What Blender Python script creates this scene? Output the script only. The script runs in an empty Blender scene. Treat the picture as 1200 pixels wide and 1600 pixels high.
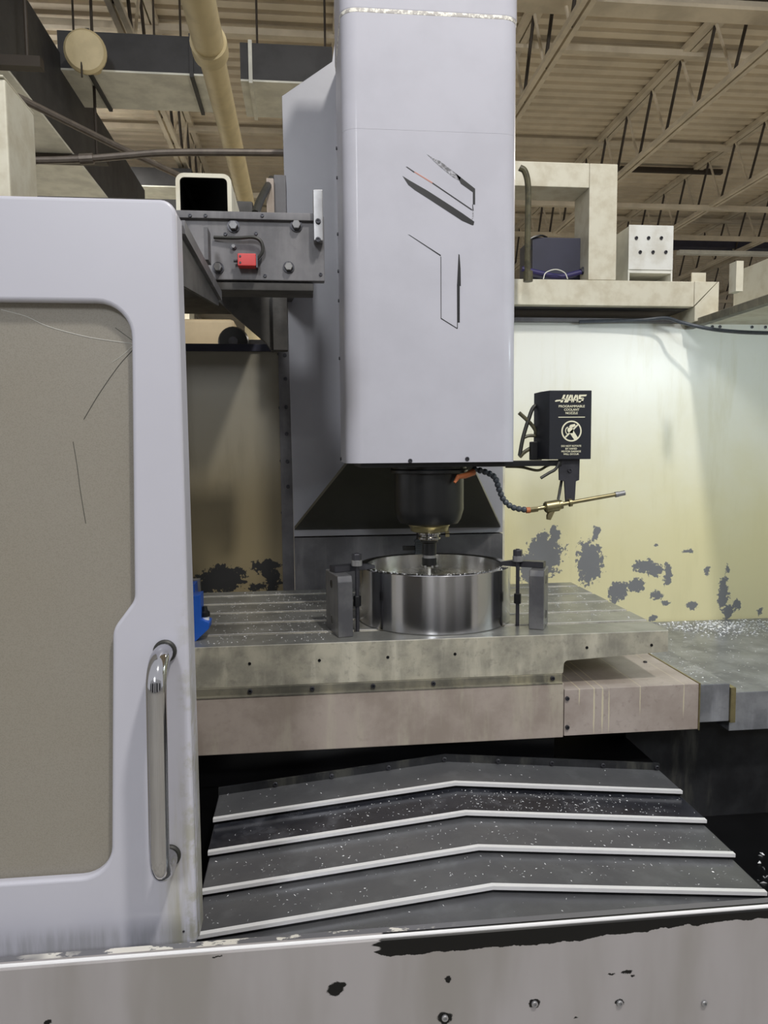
import bpy, bmesh, math, random
from mathutils import Vector, Matrix
R = random.Random(7)
S = bpy.context.scene
COL = S.collection
rad = math.radians

# ---------------------------------------------------------------- camera
F_PX = 1154.0
PSI, PIT, ROL = rad(6.05), rad(4.79), rad(0.515)
CAM = Vector((0, 0, 1.372))
FW = Vector((math.sin(PSI)*math.cos(PIT), math.cos(PSI)*math.cos(PIT), -math.sin(PIT)))
R0 = Vector((math.cos(PSI), -math.sin(PSI), 0)); U0 = R0.cross(FW)
RT = R0*math.cos(ROL) - U0*math.sin(ROL); UP = U0*math.cos(ROL) + R0*math.sin(ROL)
cd = bpy.data.cameras.new('camera'); cam = bpy.data.objects.new('camera', cd); COL.objects.link(cam)
cam.matrix_world = Matrix(((RT.x, UP.x, -FW.x, CAM.x), (RT.y, UP.y, -FW.y, CAM.y), (RT.z, UP.z, -FW.z, CAM.z), (0, 0, 0, 1)))
cd.sensor_fit = 'VERTICAL'; cd.sensor_height = 36.0; cd.lens = 36.0*F_PX/1600.0
cd.clip_start = 0.02; cd.clip_end = 200
S.camera = cam

# ---------------------------------------------------------------- world, lamps, exposure
w = bpy.data.worlds.new('world'); S.world = w; w.use_nodes = True
w.node_tree.nodes['Background'].inputs[0].default_value = (0.96, 0.965, 1.0, 1)
w.node_tree.nodes['Background'].inputs[1].default_value = 0.68
S.view_settings.view_transform = 'Standard'; S.view_settings.look = 'None'
S.view_settings.gamma = 1.0; S.view_settings.exposure = -0.15; S.view_settings.use_curve_mapping = False

def area_lamp(name, loc, target, sx, sy, power, col):
    d = bpy.data.lights.new(name, 'AREA'); d.shape = 'RECTANGLE'; d.size = sx; d.size_y = sy
    d.energy = power; d.color = col
    o = bpy.data.objects.new(name, d); COL.objects.link(o); o.location = loc
    o.rotation_euler = (Vector(target)-Vector(loc)).to_track_quat('-Z', 'Y').to_euler()
    return o
area_lamp('high_bay_lamp_key', (1.04, -0.85, 4.86), (0.5, 2.2, 0.9), 0.24, 0.36, 128, (1.0, 0.965, 0.90))
area_lamp('fill_lamp_front', (-1.2, -5.0, 4.6), (0.2, 2.0, 1.3), 0.6, 1.2, 150, (0.95, 0.97, 1.0))  # added fill lamp, evens the light down the head front
area_lamp('fill_lamp_rear', (4.2, 6.5, 4.2), (4.2, 6.6, 0), 0.6, 1.2, 260, (1.0, 0.93, 0.82))  # added fill lamp, brightens the ceiling by floor bounce
area_lamp('fill_lamp_left', (-2.6, 7.6, 4.3), (-2.6, 7.6, 0), 0.6, 1.2, 300, (1.0, 0.95, 0.86))  # added fill lamp, lights the floor so the ducts and deck brighten

# ---------------------------------------------------------------- pixel -> place helpers (true depths)
def ray(x, y): return FW + RT*((x-600)/F_PX) - UP*((y-800)/F_PX)
def aY(x, y, v):
    d = ray(x, y); return CAM + d*((v-CAM.y)/d.y)
def aZ(x, y, v):
    d = ray(x, y); return CAM + d*((v-CAM.z)/d.z)

# ---------------------------------------------------------------- materials
def lin(c):
    f = lambda u: u/12.92 if u <= 0.04045 else ((u+0.055)/1.055)**2.4
    return tuple(f(v/255.0) for v in c) + (1.0,)

class NT:
    def __init__(s, name):
        s.m = bpy.data.materials.new(name); s.m.use_nodes = True
        s.t = s.m.node_tree; s.n = s.t.nodes; s.l = s.t.links
        s.b = s.n['Principled BSDF']; s.pos = s.n.new('ShaderNodeNewGeometry').outputs['Position']
    def lk(s, a, b):
        if hasattr(a, 'is_output'): s.l.new(a, b)
        else: b.default_value = a
    def math(s, op, a, b=0.0, clamp=False):
        n = s.n.new('ShaderNodeMath'); n.operation = op; n.use_clamp = clamp
        s.lk(a, n.inputs[0]); s.lk(b, n.inputs[1]); return n.outputs[0]
    def vmath(s, op, a, b=(0, 0, 0)):
        n = s.n.new('ShaderNodeVectorMath'); n.operation = op
        s.lk(a, n.inputs[0]); s.lk(b, n.inputs[1]); return n
    def noise(s, scale, detail=4.0, rough=0.55, stretch=(1, 1, 1), off=(0, 0, 0)):
        v = s.vmath('MULTIPLY_ADD', s.pos, stretch); v.inputs[2].default_value = off
        n = s.n.new('ShaderNodeTexNoise'); n.inputs['Scale'].default_value = scale
        n.inputs['Detail'].default_value = detail; n.inputs['Roughness'].default_value = rough
        s.l.new(v.outputs[0], n.inputs['Vector']); return n.outputs['Fac'], n.outputs['Color']
    def ramp(s, v, a, b, smooth=True):
        n = s.n.new('ShaderNodeMapRange'); n.clamp = True
        if smooth: n.interpolation_type = 'SMOOTHSTEP'
        s.lk(v, n.inputs[0]); n.inputs[1].default_value = a; n.inputs[2].default_value = b
        return n.outputs[0]
    def mix(s, f, a, b):
        n = s.n.new('ShaderNodeMix'); n.data_type = 'RGBA'
        s.lk(f, n.inputs[0]); s.lk(a, n.inputs[6]); s.lk(b, n.inputs[7]); return n.outputs[2]
    def mixf(s, f, a, b):
        n = s.n.new('ShaderNodeMix'); n.data_type = 'FLOAT'
        s.lk(f, n.inputs[0]); s.lk(a, n.inputs[2]); s.lk(b, n.inputs[3]); return n.outputs[0]
    def bump(s, h, strength=0.2, dist=0.002):
        n = s.n.new('ShaderNodeBump'); n.inputs['Strength'].default_value = strength
        n.inputs['Distance'].default_value = dist; s.l.new(h, n.inputs['Height'])
        s.l.new(n.outputs[0], s.b.inputs['Normal'])
    def blobs(s, items, amp, nscale, soft=0.06, detail=5.0, rag=0.0):
        """items: ((x,z),(rx,rz)) ellipses in the XZ plane with ragged edges -> mask"""
        _, c = s.noise(nscale, detail, 0.62)
        d = s.vmath('SUBTRACT', c, (0.5, 0.5, 0.5)).outputs[0]
        p = s.vmath('MULTIPLY_ADD', d, (amp, 0, amp)); s.l.new(s.pos, p.inputs[2])
        _, c2 = s.noise(nscale*4, 4.0, 0.7, off=(5, 3, 1))
        d2 = s.vmath('SUBTRACT', c2, (0.5, 0.5, 0.5)).outputs[0]
        p2 = s.vmath('MULTIPLY_ADD', d2, (amp*.45, 0, amp*.45)); s.l.new(p.outputs[0], p2.inputs[2]); p = p2
        cur = None
        for (cx, cz), (rx, rz) in items:
            q = s.vmath('SUBTRACT', p.outputs[0], (cx, 0, cz)).outputs[0]
            q = s.vmath('MULTIPLY', q, (1/rx, 0, 1/rz)).outputs[0]
            ln = s.vmath('LENGTH', q).outputs['Value']
            cur = ln if cur is None else s.math('MINIMUM', cur, ln)
        f_, _ = s.noise(nscale*2.2, 4.0, 0.6, off=(2, 7, 4))
        cur = s.math('ADD', cur, s.math('MULTIPLY', s.math('SUBTRACT', f_, 0.5), rag))
        return s.ramp(cur, 1.0+soft, 1.0-soft)
    def out(s, col, rough=0.5, metal=0.0, coat=0.0, spec=0.5):
        s.lk(col, s.b.inputs['Base Color']); s.lk(rough, s.b.inputs['Roughness'])
        s.lk(metal, s.b.inputs['Metallic']); s.b.inputs['Coat Weight'].default_value = coat
        s.b.inputs['Coat Roughness'].default_value = 0.12
        s.b.inputs['Specular IOR Level'].default_value = spec
        return s.m

def simple(name, c, rough=0.5, metal=0.0, var=0.12, nscale=14, coat=0.0, c2=None, stretch=(1, 1, 1), bump=0.0):
    k = NT(name); f, _ = k.noise(nscale, 5, 0.6, stretch)
    a = lin(c)
    b = lin(c2) if c2 else tuple(v*(1-2.2*var) for v in a[:3]) + (1,)
    col = k.mix(k.ramp(f, 0.38, 0.68), a, b)
    r2 = k.mixf(f, rough*0.82, min(1, rough*1.2))
    if bump: k.bump(f, bump)
    return k.out(col, r2, metal, coat)

M = {}
M['paint'] = simple('grey_enamel', (188, 188, 198), 0.40, 0, 0.03, 5, 0.12)
for b_ in (M['paint'],): b_.node_tree.nodes['Principled BSDF'].inputs['Specular IOR Level'].default_value = 0.08; b_.node_tree.nodes['Principled BSDF'].inputs['Roughness'].default_value = 0.5
M['paint_dark'] = simple('grey_enamel_column', (160, 160, 167), 0.34, 0, 0.04, 4, 0.2)
M['cream'] = simple('cream_enamel', (214, 210, 192), 0.5, 0, 0.05, 16, 0, c2=(198, 191, 170))
M['white'] = simple('white_enamel', (226, 227, 222), 0.45, 0, 0.03, 12, 0, c2=(206, 204, 194))
M['black'] = simple('black_paint', (26, 27, 29), 0.35, 0, 0.15, 12)
M['box_black'] = simple('black_satin_plastic', (30, 32, 40), 0.42, 0, 0.1, 18)
M['shaded'] = simple('shade_dark_steel', (66, 64, 62), 0.6, 0, 0.2, 16)  # dark tone paints the shade below the rail slab
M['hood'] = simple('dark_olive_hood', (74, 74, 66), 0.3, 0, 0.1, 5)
M['pit'] = simple('oily_and_shade_black', (14, 14, 16), 0.3, 0, 0.2, 8)  # also painted in for shade under wiper strips and inside the tube
M['navy'] = simple('navy_paint', (46, 47, 66), 0.5, 0, 0.08, 10)
M['steel'] = simple('ground_steel', (160, 160, 162), 0.34, 0.6, 0.1, 26)
M['steel_dark'] = simple('blackened_steel', (72, 72, 78), 0.36, 0.5, 0.15, 22)
M['steel_bright'] = simple('bright_steel', (246, 246, 248), 0.3, 0.2, 0.02, 20)
M['brass'] = simple('coolant_brass', (176, 166, 128), 0.32, 0.9, 0.1, 30)
M['copper'] = simple('orange_plastic', (190, 110, 66), 0.45)
M['chrome'] = simple('chrome', (190, 190, 194), 0.09, 1.0, 0.03, 8)
M['white_ink'] = simple('cream_ink', (226, 222, 196), 0.6, 0, 0.02)
M['red'] = simple('red_plastic', (205, 62, 62), 0.42, 0, 0.05)
M['blue'] = simple('blue_paint', (36, 92, 190), 0.4, 0, 0.06)
M['rubber'] = simple('dark_rubber', (44, 44, 40), 0.5, 0, 0.1, 30)
M['hose'] = simple('grey_hose', (70, 76, 84), 0.45, 0, 0.1, 60)
M['cable'] = simple('oily_cable', (92, 88, 66), 0.4, 0, 0.25, 40)
M['purple'] = simple('purple_hose', (48, 42, 96), 0.4)
M['concrete'] = simple('concrete', (176, 172, 162), 0.7, 0, 0.1, 3)
M['deck'] = simple('painted_deck', (224, 212, 190), 0.6, 0, 0.08, 2)
M['joist'] = simple('painted_joist', (218, 207, 186), 0.55, 0, 0.1, 3)
M['web'] = simple('dark_web_steel', (60, 52, 44), 0.6, 0, 0.1, 4)
M['duct'] = simple('galvanised_duct', (232, 232, 222), 0.45, 0.0, 0.1, 6)
M['duct_dark'] = simple('dark_duct', (64, 64, 66), 0.55, 0.2, 0.1, 5)
M['pipe'] = simple('cream_pipe', (214, 198, 156), 0.5, 0, 0.06, 8)
M['farwall'] = simple('far_wall', (70, 66, 60), 0.8, 0, 0.1, 1)
M['tan'] = simple('tan_tank', (206, 186, 150), 0.55, 0, 0.06, 6)
M['conduit'] = simple('galvanised_conduit', (120, 112, 104), 0.4, 0.5, 0.12, 20)
M['chip'] = simple('bright_chips', (236, 237, 240), 0.35, 0.1, 0.05, 60)
M['red_faint'] = simple('faded_red_print', (186, 128, 112), 0.5)
M['ink'] = simple('black_print', (24, 24, 28), 0.4, 0, 0.2, 90)
M['ink_soft'] = simple('worn_black_print', (92, 92, 96), 0.45, 0, 0.2, 220, c2=(176, 176, 184))
M['crack'] = simple('crack_edge', (206, 206, 200), 0.3)
M['crack_dark'] = simple('crack_shadow', (84, 82, 76), 0.5)

def iron_mat(name, base, dark, light, rough=0.45, metal=0.35, drip=True):
    k = NT(name)
    f, _ = k.noise(7, 7, 0.62); f2, _ = k.noise(3.2, 5, 0.6, (5, 5, 0.8), (3, 1, 2)); f3, _ = k.noise(60, 3, 0.6)
    c = k.mix(k.ramp(f, 0.36, 0.66), lin(base), lin(dark))
    c = k.mix(k.math('MULTIPLY', k.ramp(f2, 0.5, 0.72), 0.7), c, lin(light))
    c = k.mix(k.math('MULTIPLY', k.ramp(f3, 0.55, 0.75), 0.35), c, lin(dark))
    k.bump(f3, 0.08)
    return k.out(c, k.mixf(f, rough*0.8, rough*1.3), metal)
M['iron'] = iron_mat('stained_cast_iron', (134, 130, 116), (92, 90, 82), (166, 160, 136), 0.45, 0.25)
M['table_top'] = iron_mat('ground_table_top', (124, 124, 120), (92, 92, 90), (150, 148, 138), 0.34, 0.55)
M['saddle'] = iron_mat('saddle_sheet_metal', (176, 164, 155), (154, 142, 132), (188, 181, 164), 0.5, 0.1)
M['cover_paint'] = iron_mat('way_cover_grey', (150, 152, 158), (118, 120, 126), (176, 178, 186), 0.3, 0.4)
M['way'] = iron_mat('oily_way_cover_steel', (106, 107, 110), (97, 98, 102), (118, 120, 123), 0.28, 0.4)
M['way_oil'] = iron_mat('wet_way_cover_steel', (58, 60, 68), (36, 37, 44), (96, 98, 106), 0.18, 0.4)
M['rail'] = iron_mat('grimy_dark_plate', (106, 105, 108), (84, 83, 86), (122, 120, 122), 0.45, 0.1)
M['basewall'] = iron_mat('grimy_base_casting', (46, 47, 50), (24, 25, 28), (84, 84, 78), 0.45, 0.1)
M['riser'] = iron_mat('riser_block_steel', (120, 120, 122), (92, 92, 96), (140, 138, 134), 0.34, 0.35)
M['riser_blue'] = M['riser']

# workpiece: turned aluminium
k = NT('turned_aluminium'); f, _ = k.noise(3, 3, 0.5); f2, _ = k.noise(9, 3)
M['turned'] = k.out(k.mix(f2, lin((222, 222, 226)), lin((200, 200, 204))), k.mixf(f, 0.15, 0.21), 1.0)
tn = k.n.new('ShaderNodeTangent'); tn.direction_type = 'RADIAL'; tn.axis = 'Z'; k.l.new(tn.outputs[0], k.b.inputs['Tangent'])
k.b.inputs['Anisotropic'].default_value = 0.85; k.b.inputs['Anisotropic Rotation'].default_value = 0.25
k = NT('wet_machined_face'); f, _ = k.noise(120, 4, 0.7)
k.bump(f, 0.15)
M['wetface'] = k.out(k.mix(k.ramp(f, .4, .7), lin((190, 186, 166)), lin((150, 146, 128))), k.mixf(f, 0.12, 0.4), 0.8)

k = NT('drip_stained_cover'); f, _ = k.noise(7, 6, .6); f3, _ = k.noise(60, 3, .6)
c = k.mix(k.ramp(f, .36, .66), lin((178, 167, 160)), lin((158, 146, 138))); c = k.mix(k.math('MULTIPLY', k.ramp(f3, .55, .75), .3), c, lin((120, 110, 102)))
dr_ = [(aY(x_, y_, 1.857), rx_, ry_) for x_, y_, rx_, ry_ in ((928, 1105, 1.3, 44), (941, 1105, 1.6, 40), (951, 1110, .9, 36), (1000, 1090, .8, 26), (1068, 1092, .9, 28), (905, 1082, .9, 20))]
m = k.blobs([((p.x, p.z), (rx_*1.857/F_PX, ry_*1.857/F_PX)) for p, rx_, ry_ in dr_], .003, 25, .3)
c = k.mix(k.math('MULTIPLY', m, .75), c, lin((214, 206, 176)))
M['drip_cover'] = k.out(c, .48, .05)
# scratched polycarbonate window
k = NT('scratched_polycarbonate'); f, _ = k.noise(620, 3, 0.75); f2, _ = k.noise(2.2, 4)
c = k.mix(f2, lin((154, 151, 145)), lin((146, 138, 122)))
c = k.mix(k.math('MULTIPLY', k.ramp(f, 0.42, 0.66), 0.40), c, lin((120, 115, 102)))
M['window'] = k.out(c, 0.36, 0.0, 0.0, 0.4); k.b.inputs['Transmission Weight'].default_value = 0.12
k.bump(f, 0.05)

# peeled beige rear wall
def wall_mat(name, items, top_c, low_c, peel, dark):
    k = NT(name)
    sep = k.n.new('ShaderNodeSeparateXYZ'); k.l.new(k.pos, sep.inputs[0])
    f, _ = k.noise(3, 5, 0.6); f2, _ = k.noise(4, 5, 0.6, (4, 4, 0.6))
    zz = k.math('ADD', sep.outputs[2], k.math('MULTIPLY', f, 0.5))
    c = k.mix(k.ramp(zz, 1.15, 2.05), lin(low_c), lin(top_c))  # whiter top has lamp light in its colour; yellow below is staining
    c = k.mix(k.math('MULTIPLY', k.ramp(f2, 0.5, 0.75), 0.25), c, lin(dark))
    m = k.blobs(items, 0.06, 24, 0.06, 9.0, 2.0)
    c = k.mix(m, c, lin(peel))
    return k.out(c, k.mixf(m, 0.33, 0.5), 0)
def blob_px(lst, Y): 
    o = []
    for x, y, rx, ry in lst:
        p = aY(x, y, Y); o.append(((p.x, p.z), (rx*Y/F_PX*1.0, ry*Y/F_PX)))
    return o
YW = 2.85
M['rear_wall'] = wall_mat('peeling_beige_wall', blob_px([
    (851, 866, 30, 34), (830, 885, 22, 28), (868, 832, 9, 9), (921, 878, 22, 36), (932, 833, 7, 9),
    (1005, 885, 17, 13), (1022, 890, 13, 10), (995, 915, 12, 12), (970, 922, 16, 16), (958, 925, 7, 18), (1043, 895, 7, 20),
    (1026, 932, 11, 7), (1038, 943, 8, 4), (1080, 947, 9, 8), (1130, 925, 9, 26), (1138, 955, 9, 14), (1150, 945, 6, 10),
    (1137, 890, 4, 8), (1076, 862, 8, 5), (1102, 893, 4, 7), (1188, 955, 5, 5), (1022, 852, 4, 3), (1020, 967, 7, 5)], YW),
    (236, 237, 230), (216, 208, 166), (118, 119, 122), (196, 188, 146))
M['rear_wall_left'] = wall_mat('peeling_shaded_wall', blob_px([
    (345, 905, 36, 20), (325, 915, 22, 14), (375, 893, 8, 8), (415, 885, 20, 10), (425, 905, 14, 20), (400, 918, 12, 6)], YW),
    (138, 134, 122), (132, 120, 92), (34, 34, 34), (84, 74, 56))  # left wall colours darkened to carry the shade over it

k = NT('door_enamel'); sep = k.n.new('ShaderNodeSeparateXYZ'); k.l.new(k.pos, sep.inputs[0])
f, _ = k.noise(5, 4); f2, _ = k.noise(9, 5, .6, (6, 6, .5)); f3, _ = k.noise(30, 5, .65)
c = k.mix(f, lin((190, 190, 201)), lin((183, 183, 193)))
g = k.math('MULTIPLY', k.ramp(sep.outputs[0], -.212, -.165), k.ramp(sep.outputs[2], 1.02, .76)); g = k.math('MULTIPLY', g, k.ramp(f2, .36, .62))
c = k.mix(k.math('MULTIPLY', g, .75), c, lin((150, 146, 112)))
g2 = k.math('MULTIPLY', k.ramp(sep.outputs[0], -.176, -.158), k.ramp(f3, .44, .60)); g2 = k.math('MULTIPLY', g2, k.ramp(sep.outputs[2], 1.3, .9))
c = k.mix(k.math('MULTIPLY', g2, .6), c, lin((150, 148, 126)))
g3 = k.math('MULTIPLY', k.ramp(sep.outputs[2], .762, .735), k.ramp(f2, .3, .6)); c = k.mix(k.math('MULTIPLY', g3, .4), c, lin((110, 110, 106)))
M['door_paint'] = k.out(c, .38, 0, .15)
# front apron with flaked paint
k = NT('flaked_grey_apron')
sep = k.n.new('ShaderNodeSeparateXYZ'); k.l.new(k.pos, sep.inputs[0])
f, _ = k.noise(22, 6, 0.6); f2, _ = k.noise(3, 4, .5, (3, 3, .6))
c = k.mix(k.ramp(f2, 0.4, 0.7), lin((160, 156, 157)), lin((142, 138, 135)))
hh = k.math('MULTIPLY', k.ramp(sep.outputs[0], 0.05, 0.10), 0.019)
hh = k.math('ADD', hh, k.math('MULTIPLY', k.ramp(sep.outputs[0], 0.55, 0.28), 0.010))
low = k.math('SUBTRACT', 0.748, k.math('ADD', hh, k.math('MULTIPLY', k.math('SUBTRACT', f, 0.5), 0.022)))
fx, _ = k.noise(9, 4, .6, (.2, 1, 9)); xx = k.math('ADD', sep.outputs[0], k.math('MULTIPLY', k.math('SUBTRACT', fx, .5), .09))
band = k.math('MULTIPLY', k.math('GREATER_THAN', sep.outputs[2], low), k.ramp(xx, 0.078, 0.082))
YA = 0.90
spots = blob_px([(525, 1545, 14, 11), (536, 1538, 6, 5), (700, 1530, 5, 6), (695, 1590, 12, 11), (835, 1568, 9, 8), (968, 1567, 9, 8), (1100, 1567, 5, 5),
                 (978, 1520, 9, 3), (988, 1525, 4, 3), (955, 1522, 6, 1.5), (75, 1598, 7, 3), (900, 1591, 4, 2), (340, 1494, 8, 1.5)], YA)
m = k.blobs(spots, 0.012, 60, 0.12)
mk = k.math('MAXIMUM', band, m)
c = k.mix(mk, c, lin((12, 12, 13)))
M['apron'] = k.out(c, k.mixf(mk, 0.42, 0.32), 0, 0, .3)
# sill top with white flakes
k = NT('worn_sill_top')
f, _ = k.noise(26, 6, 0.65, (1, 2.2, 1)); sep = k.n.new('ShaderNodeSeparateXYZ'); k.l.new(k.pos, sep.inputs[0])
f2, _ = k.noise(5, 3)
msk = k.math('MULTIPLY', k.ramp(f, 0.51, 0.55), k.math('MULTIPLY', k.ramp(f2, 0.42, 0.5), k.ramp(sep.outputs[0], 0.2, 0.1)))
c = k.mix(msk, lin((118, 118, 122)), lin((236, 232, 222)))
M['sill'] = k.out(c, 0.32, 0.3)

# ---------------------------------------------------------------- mesh helpers
def bm_new(): return bmesh.new()
def box(bm, x0, x1, y0, y1, z0, z1, bev=0.0, seg=2, rot=None, piv=None):
    vs = [bm.verts.new((x, y, z)) for z in (z0, z1) for x, y in ((x0, y0), (x1, y0), (x1, y1), (x0, y1))]
    fs = [(0, 3, 2, 1), (4, 5, 6, 7), (0, 1, 5, 4), (1, 2, 6, 5), (2, 3, 7, 6), (3, 0, 4, 7)]
    F = [bm.faces.new([vs[i] for i in f]) for f in fs]
    if bev > 0:
        es = list({e for f in F for e in f.edges})
        r = bmesh.ops.bevel(bm, geom=es, offset=bev, segments=seg, profile=0.5, affect='EDGES')
        vs = list({v for f in r['faces'] for v in f.verts} | {v for v in vs if v.is_valid})
    if rot is not None:
        p = Vector(piv) if piv is not None else Vector(((x0+x1)/2, (y0+y1)/2, (z0+z1)/2))
        for v in vs: v.co = rot @ (v.co-p) + p
    return bm
def B(*a, **k): return box(bm_new(), *a, **k)
def prism(bm, pts, axis, a, b, bev=0.0, seg=2):
    """extrude a polygon; axis 'y': pts are (x,z); 'x': (y,z); 'z': (x,y)"""
    def mk(p, t): return {'y': (p[0], t, p[1]), 'x': (t, p[0], p[1]), 'z': (p[0], p[1], t)}[axis]
    A = [bm.verts.new(mk(p, a)) for p in pts]; Bv = [bm.verts.new(mk(p, b)) for p in pts]
    F = [bm.faces.new(A), bm.faces.new(Bv[::-1])]
    n = len(pts)
    for i in range(n): F.append(bm.faces.new((A[i], A[(i+1) % n], Bv[(i+1) % n], Bv[i])))
    bmesh.ops.recalc_face_normals(bm, faces=F)
    if bev > 0:
        es = list({e for f in F[:2] for e in f.edges})
        bmesh.ops.bevel(bm, geom=es, offset=bev, segments=seg, profile=0.5, affect='EDGES')
    return bm
def tube(bm, pts, r, n=10, caps=True):
    pts = [Vector(p) for p in pts]; rs = r if isinstance(r, (list, tuple)) else [r]*len(pts)
    T = []
    for i in range(len(pts)):
        a = pts[max(i-1, 0)]; b = pts[min(i+1, len(pts)-1)]; T.append((b-a).normalized())
    u = T[0].orthogonal().normalized(); rings = []
    for i, p in enumerate(pts):
        if i:
            q = T[i-1].rotation_difference(T[i]); u = (q @ u)
        u = (u - T[i]*u.dot(T[i])).normalized(); v = T[i].cross(u)
        rings.append([bm.verts.new(p + (u*math.cos(2*math.pi*j/n) + v*math.sin(2*math.pi*j/n))*rs[i]) for j in range(n)])
    for a, b in zip(rings, rings[1:]):
        for j in range(n): bm.faces.new((a[j], a[(j+1) % n], b[(j+1) % n], b[j]))
    if caps:
        bm.faces.new(rings[0][::-1]); bm.faces.new(rings[-1])
    return bm
def lathe(bm, prof, c, axis=Vector((0, 0, 1)), n=40, closed=False):
    """prof: (radius, height) list revolved around axis through c"""
    axis = Vector(axis).normalized(); q = Vector((0, 0, 1)).rotation_difference(axis); c = Vector(c)
    rings = []
    for r, h in prof:
        if r < 1e-6: rings.append([bm.verts.new(c + q @ Vector((0, 0, h)))])
        else: rings.append([bm.verts.new(c + q @ Vector((r*math.cos(2*math.pi*j/n), r*math.sin(2*math.pi*j/n), h))) for j in range(n)])
    prs = list(zip(rings, rings[1:]))
    if closed: prs.append((rings[-1], rings[0]))
    for a, b in prs:
        for j in range(n):
            j2 = (j+1) % n
            if len(a) == 1 and len(b) == 1: continue
            if len(a) == 1: bm.faces.new((a[0], b[j], b[j2]))
            elif len(b) == 1: bm.faces.new((a[j], b[0], a[j2]))
            else: bm.faces.new((a[j], a[j2], b[j2], b[j]))
    return bm
def bez(p, n=14):
    """smooth polyline through points (Catmull-Rom)"""
    p = [Vector(q) for q in p]; P = [2*p[0]-p[1]] + p + [2*p[-1]-p[-2]]; o = []
    for i in range(1, len(P)-2):
        for k_ in range(n):
            t = k_/n
            o.append(0.5*((2*P[i]) + (P[i+1]-P[i-1])*t + (2*P[i-1]-5*P[i]+4*P[i+1]-P[i+2])*t*t + (3*P[i]-P[i-1]-3*P[i+1]+P[i+2])*t**3))
    o.append(p[-1]); return o
def world_loc(o):
    v = Vector((0, 0, 0))
    while o is not None: v += Vector(o.location); o = o.parent
    return v
def to_mesh(name, bm, smooth=True):
    bmesh.ops.recalc_face_normals(bm, faces=bm.faces[:])
    me = bpy.data.meshes.new(name); bm.to_mesh(me); bm.free()
    if smooth:
        me.shade_smooth(); me.set_sharp_from_angle(angle=rad(28))
    return me
def put(name, bm, mat, parent=None, label=None):
    me = bm if isinstance(bm, bpy.types.Mesh) else to_mesh(name, bm)
    o = bpy.data.objects.new(name, me); COL.objects.link(o)
    if not me.materials: me.materials.append(M[mat] if isinstance(mat, str) else mat)
    if parent is not None:
        me.transform(Matrix.Translation(-world_loc(parent))); o.parent = parent
    else:
        xs = [v.co for v in me.vertices]
        lo = Vector((min(v.x for v in xs), min(v.y for v in xs), min(v.z for v in xs)))
        hi = Vector((max(v.x for v in xs), max(v.y for v in xs), max(v.z for v in xs)))
        c = Vector(((lo.x+hi.x)/2, (lo.y+hi.y)/2, lo.z)); me.transform(Matrix.Translation(-c)); o.location = c
    if 12 < len(me.polygons) < 2500:
        wn = o.modifiers.new('face_weighted_normals', 'WEIGHTED_NORMAL'); wn.keep_sharp = True; wn.weight = 100
    if label: o['label'] = label
    return o
def tag(o, label, cat, group=None, kind=None):
    o['label'] = label; o['category'] = cat
    if group: o['group'] = group
    if kind: o['kind'] = kind
    return o
def thing(name, label, cat, loc, group=None):
    o = bpy.data.objects.new(name, None); COL.objects.link(o); o.location = loc; o.empty_display_size = 0.05
    return tag(o, label, cat, group)
def solo(name, bm, mat, label, cat, group=None): return tag(put(name, bm, mat), label, cat, group)
def struct(name, bm, mat, label):
    o = put(name, bm, mat); o['kind'] = 'structure'; o['label'] = label; return o
def hexa(bm, c, r, h, axis=(0, 0, 1)): return lathe(bm, [(0, 0), (r, 0), (r, h*0.9), (r*0.88, h), (0, h)], c, axis, 6)
def screw(name, c, r, parent, axis=(0, -1, 0), mat='steel_dark', h=None):
    h = h or r*0.7
    return put(name, lathe(bm_new(), [(0, 0), (r, 0), (r, h*0.7), (r*0.8, h), (r*0.5, h), (r*0.42, h*0.4), (0, h*0.4)], c, axis, 10), mat, parent)
def text_mesh(s, size, c, w=None, shear=0.0, depth=0.0006, space=1.0):
    """flat lettering facing -Y centred on c, fitted to width w"""
    cu = bpy.data.curves.new('lettering', 'FONT'); cu.body = s; cu.size = size; cu.align_x = 'CENTER'; cu.align_y = 'CENTER'
    cu.extrude = depth; cu.shear = shear; cu.space_character = space; cu.offset = size*0.012
    ob = bpy.data.objects.new('lettering', cu); COL.objects.link(ob); bpy.context.view_layer.update()
    me = bpy.data.meshes.new_from_object(ob.evaluated_get(bpy.context.evaluated_depsgraph_get()))
    bpy.data.objects.remove(ob); bpy.data.curves.remove(cu)
    xs = [v.co.x for v in me.vertices]; s_ = (w/(max(xs)-min(xs))) if w else 1.0
    me.transform(Matrix.Scale(s_, 4, (1, 0, 0)))
    me.transform(Matrix.Translation(c) @ Matrix.Rotation(rad(90), 4, 'X')); me.materials.clear()
    return me

# ================================================================= SETTING
struct('floor', B(-12, 18, -6, 26, -0.1, 0.0), 'concrete', 'grey concrete shop floor')
ZC = 4.97
bm = bm_new(); prof = []; y = 2.0
while y < 26:
    prof += [(y, ZC), (y+.085, ZC), (y+.10, ZC+.04), (y+.14, ZC+.04)]; y += 0.155
va = [bm.verts.new((-12, p[0], p[1])) for p in prof]; vb = [bm.verts.new((18, p[0], p[1])) for p in prof]
for i in range(len(prof)-1): bm.faces.new((va[i], vb[i], vb[i+1], va[i+1]))
o = struct('ceiling', bm, 'deck', 'tan corrugated metal roof deck'); 
for p in o.data.polygons: p.use_smooth = False
struct('wall_back', B(-12, 18, 25.9, 26.1, 0, 5.2), 'farwall', 'dark far wall of the shop')

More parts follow.
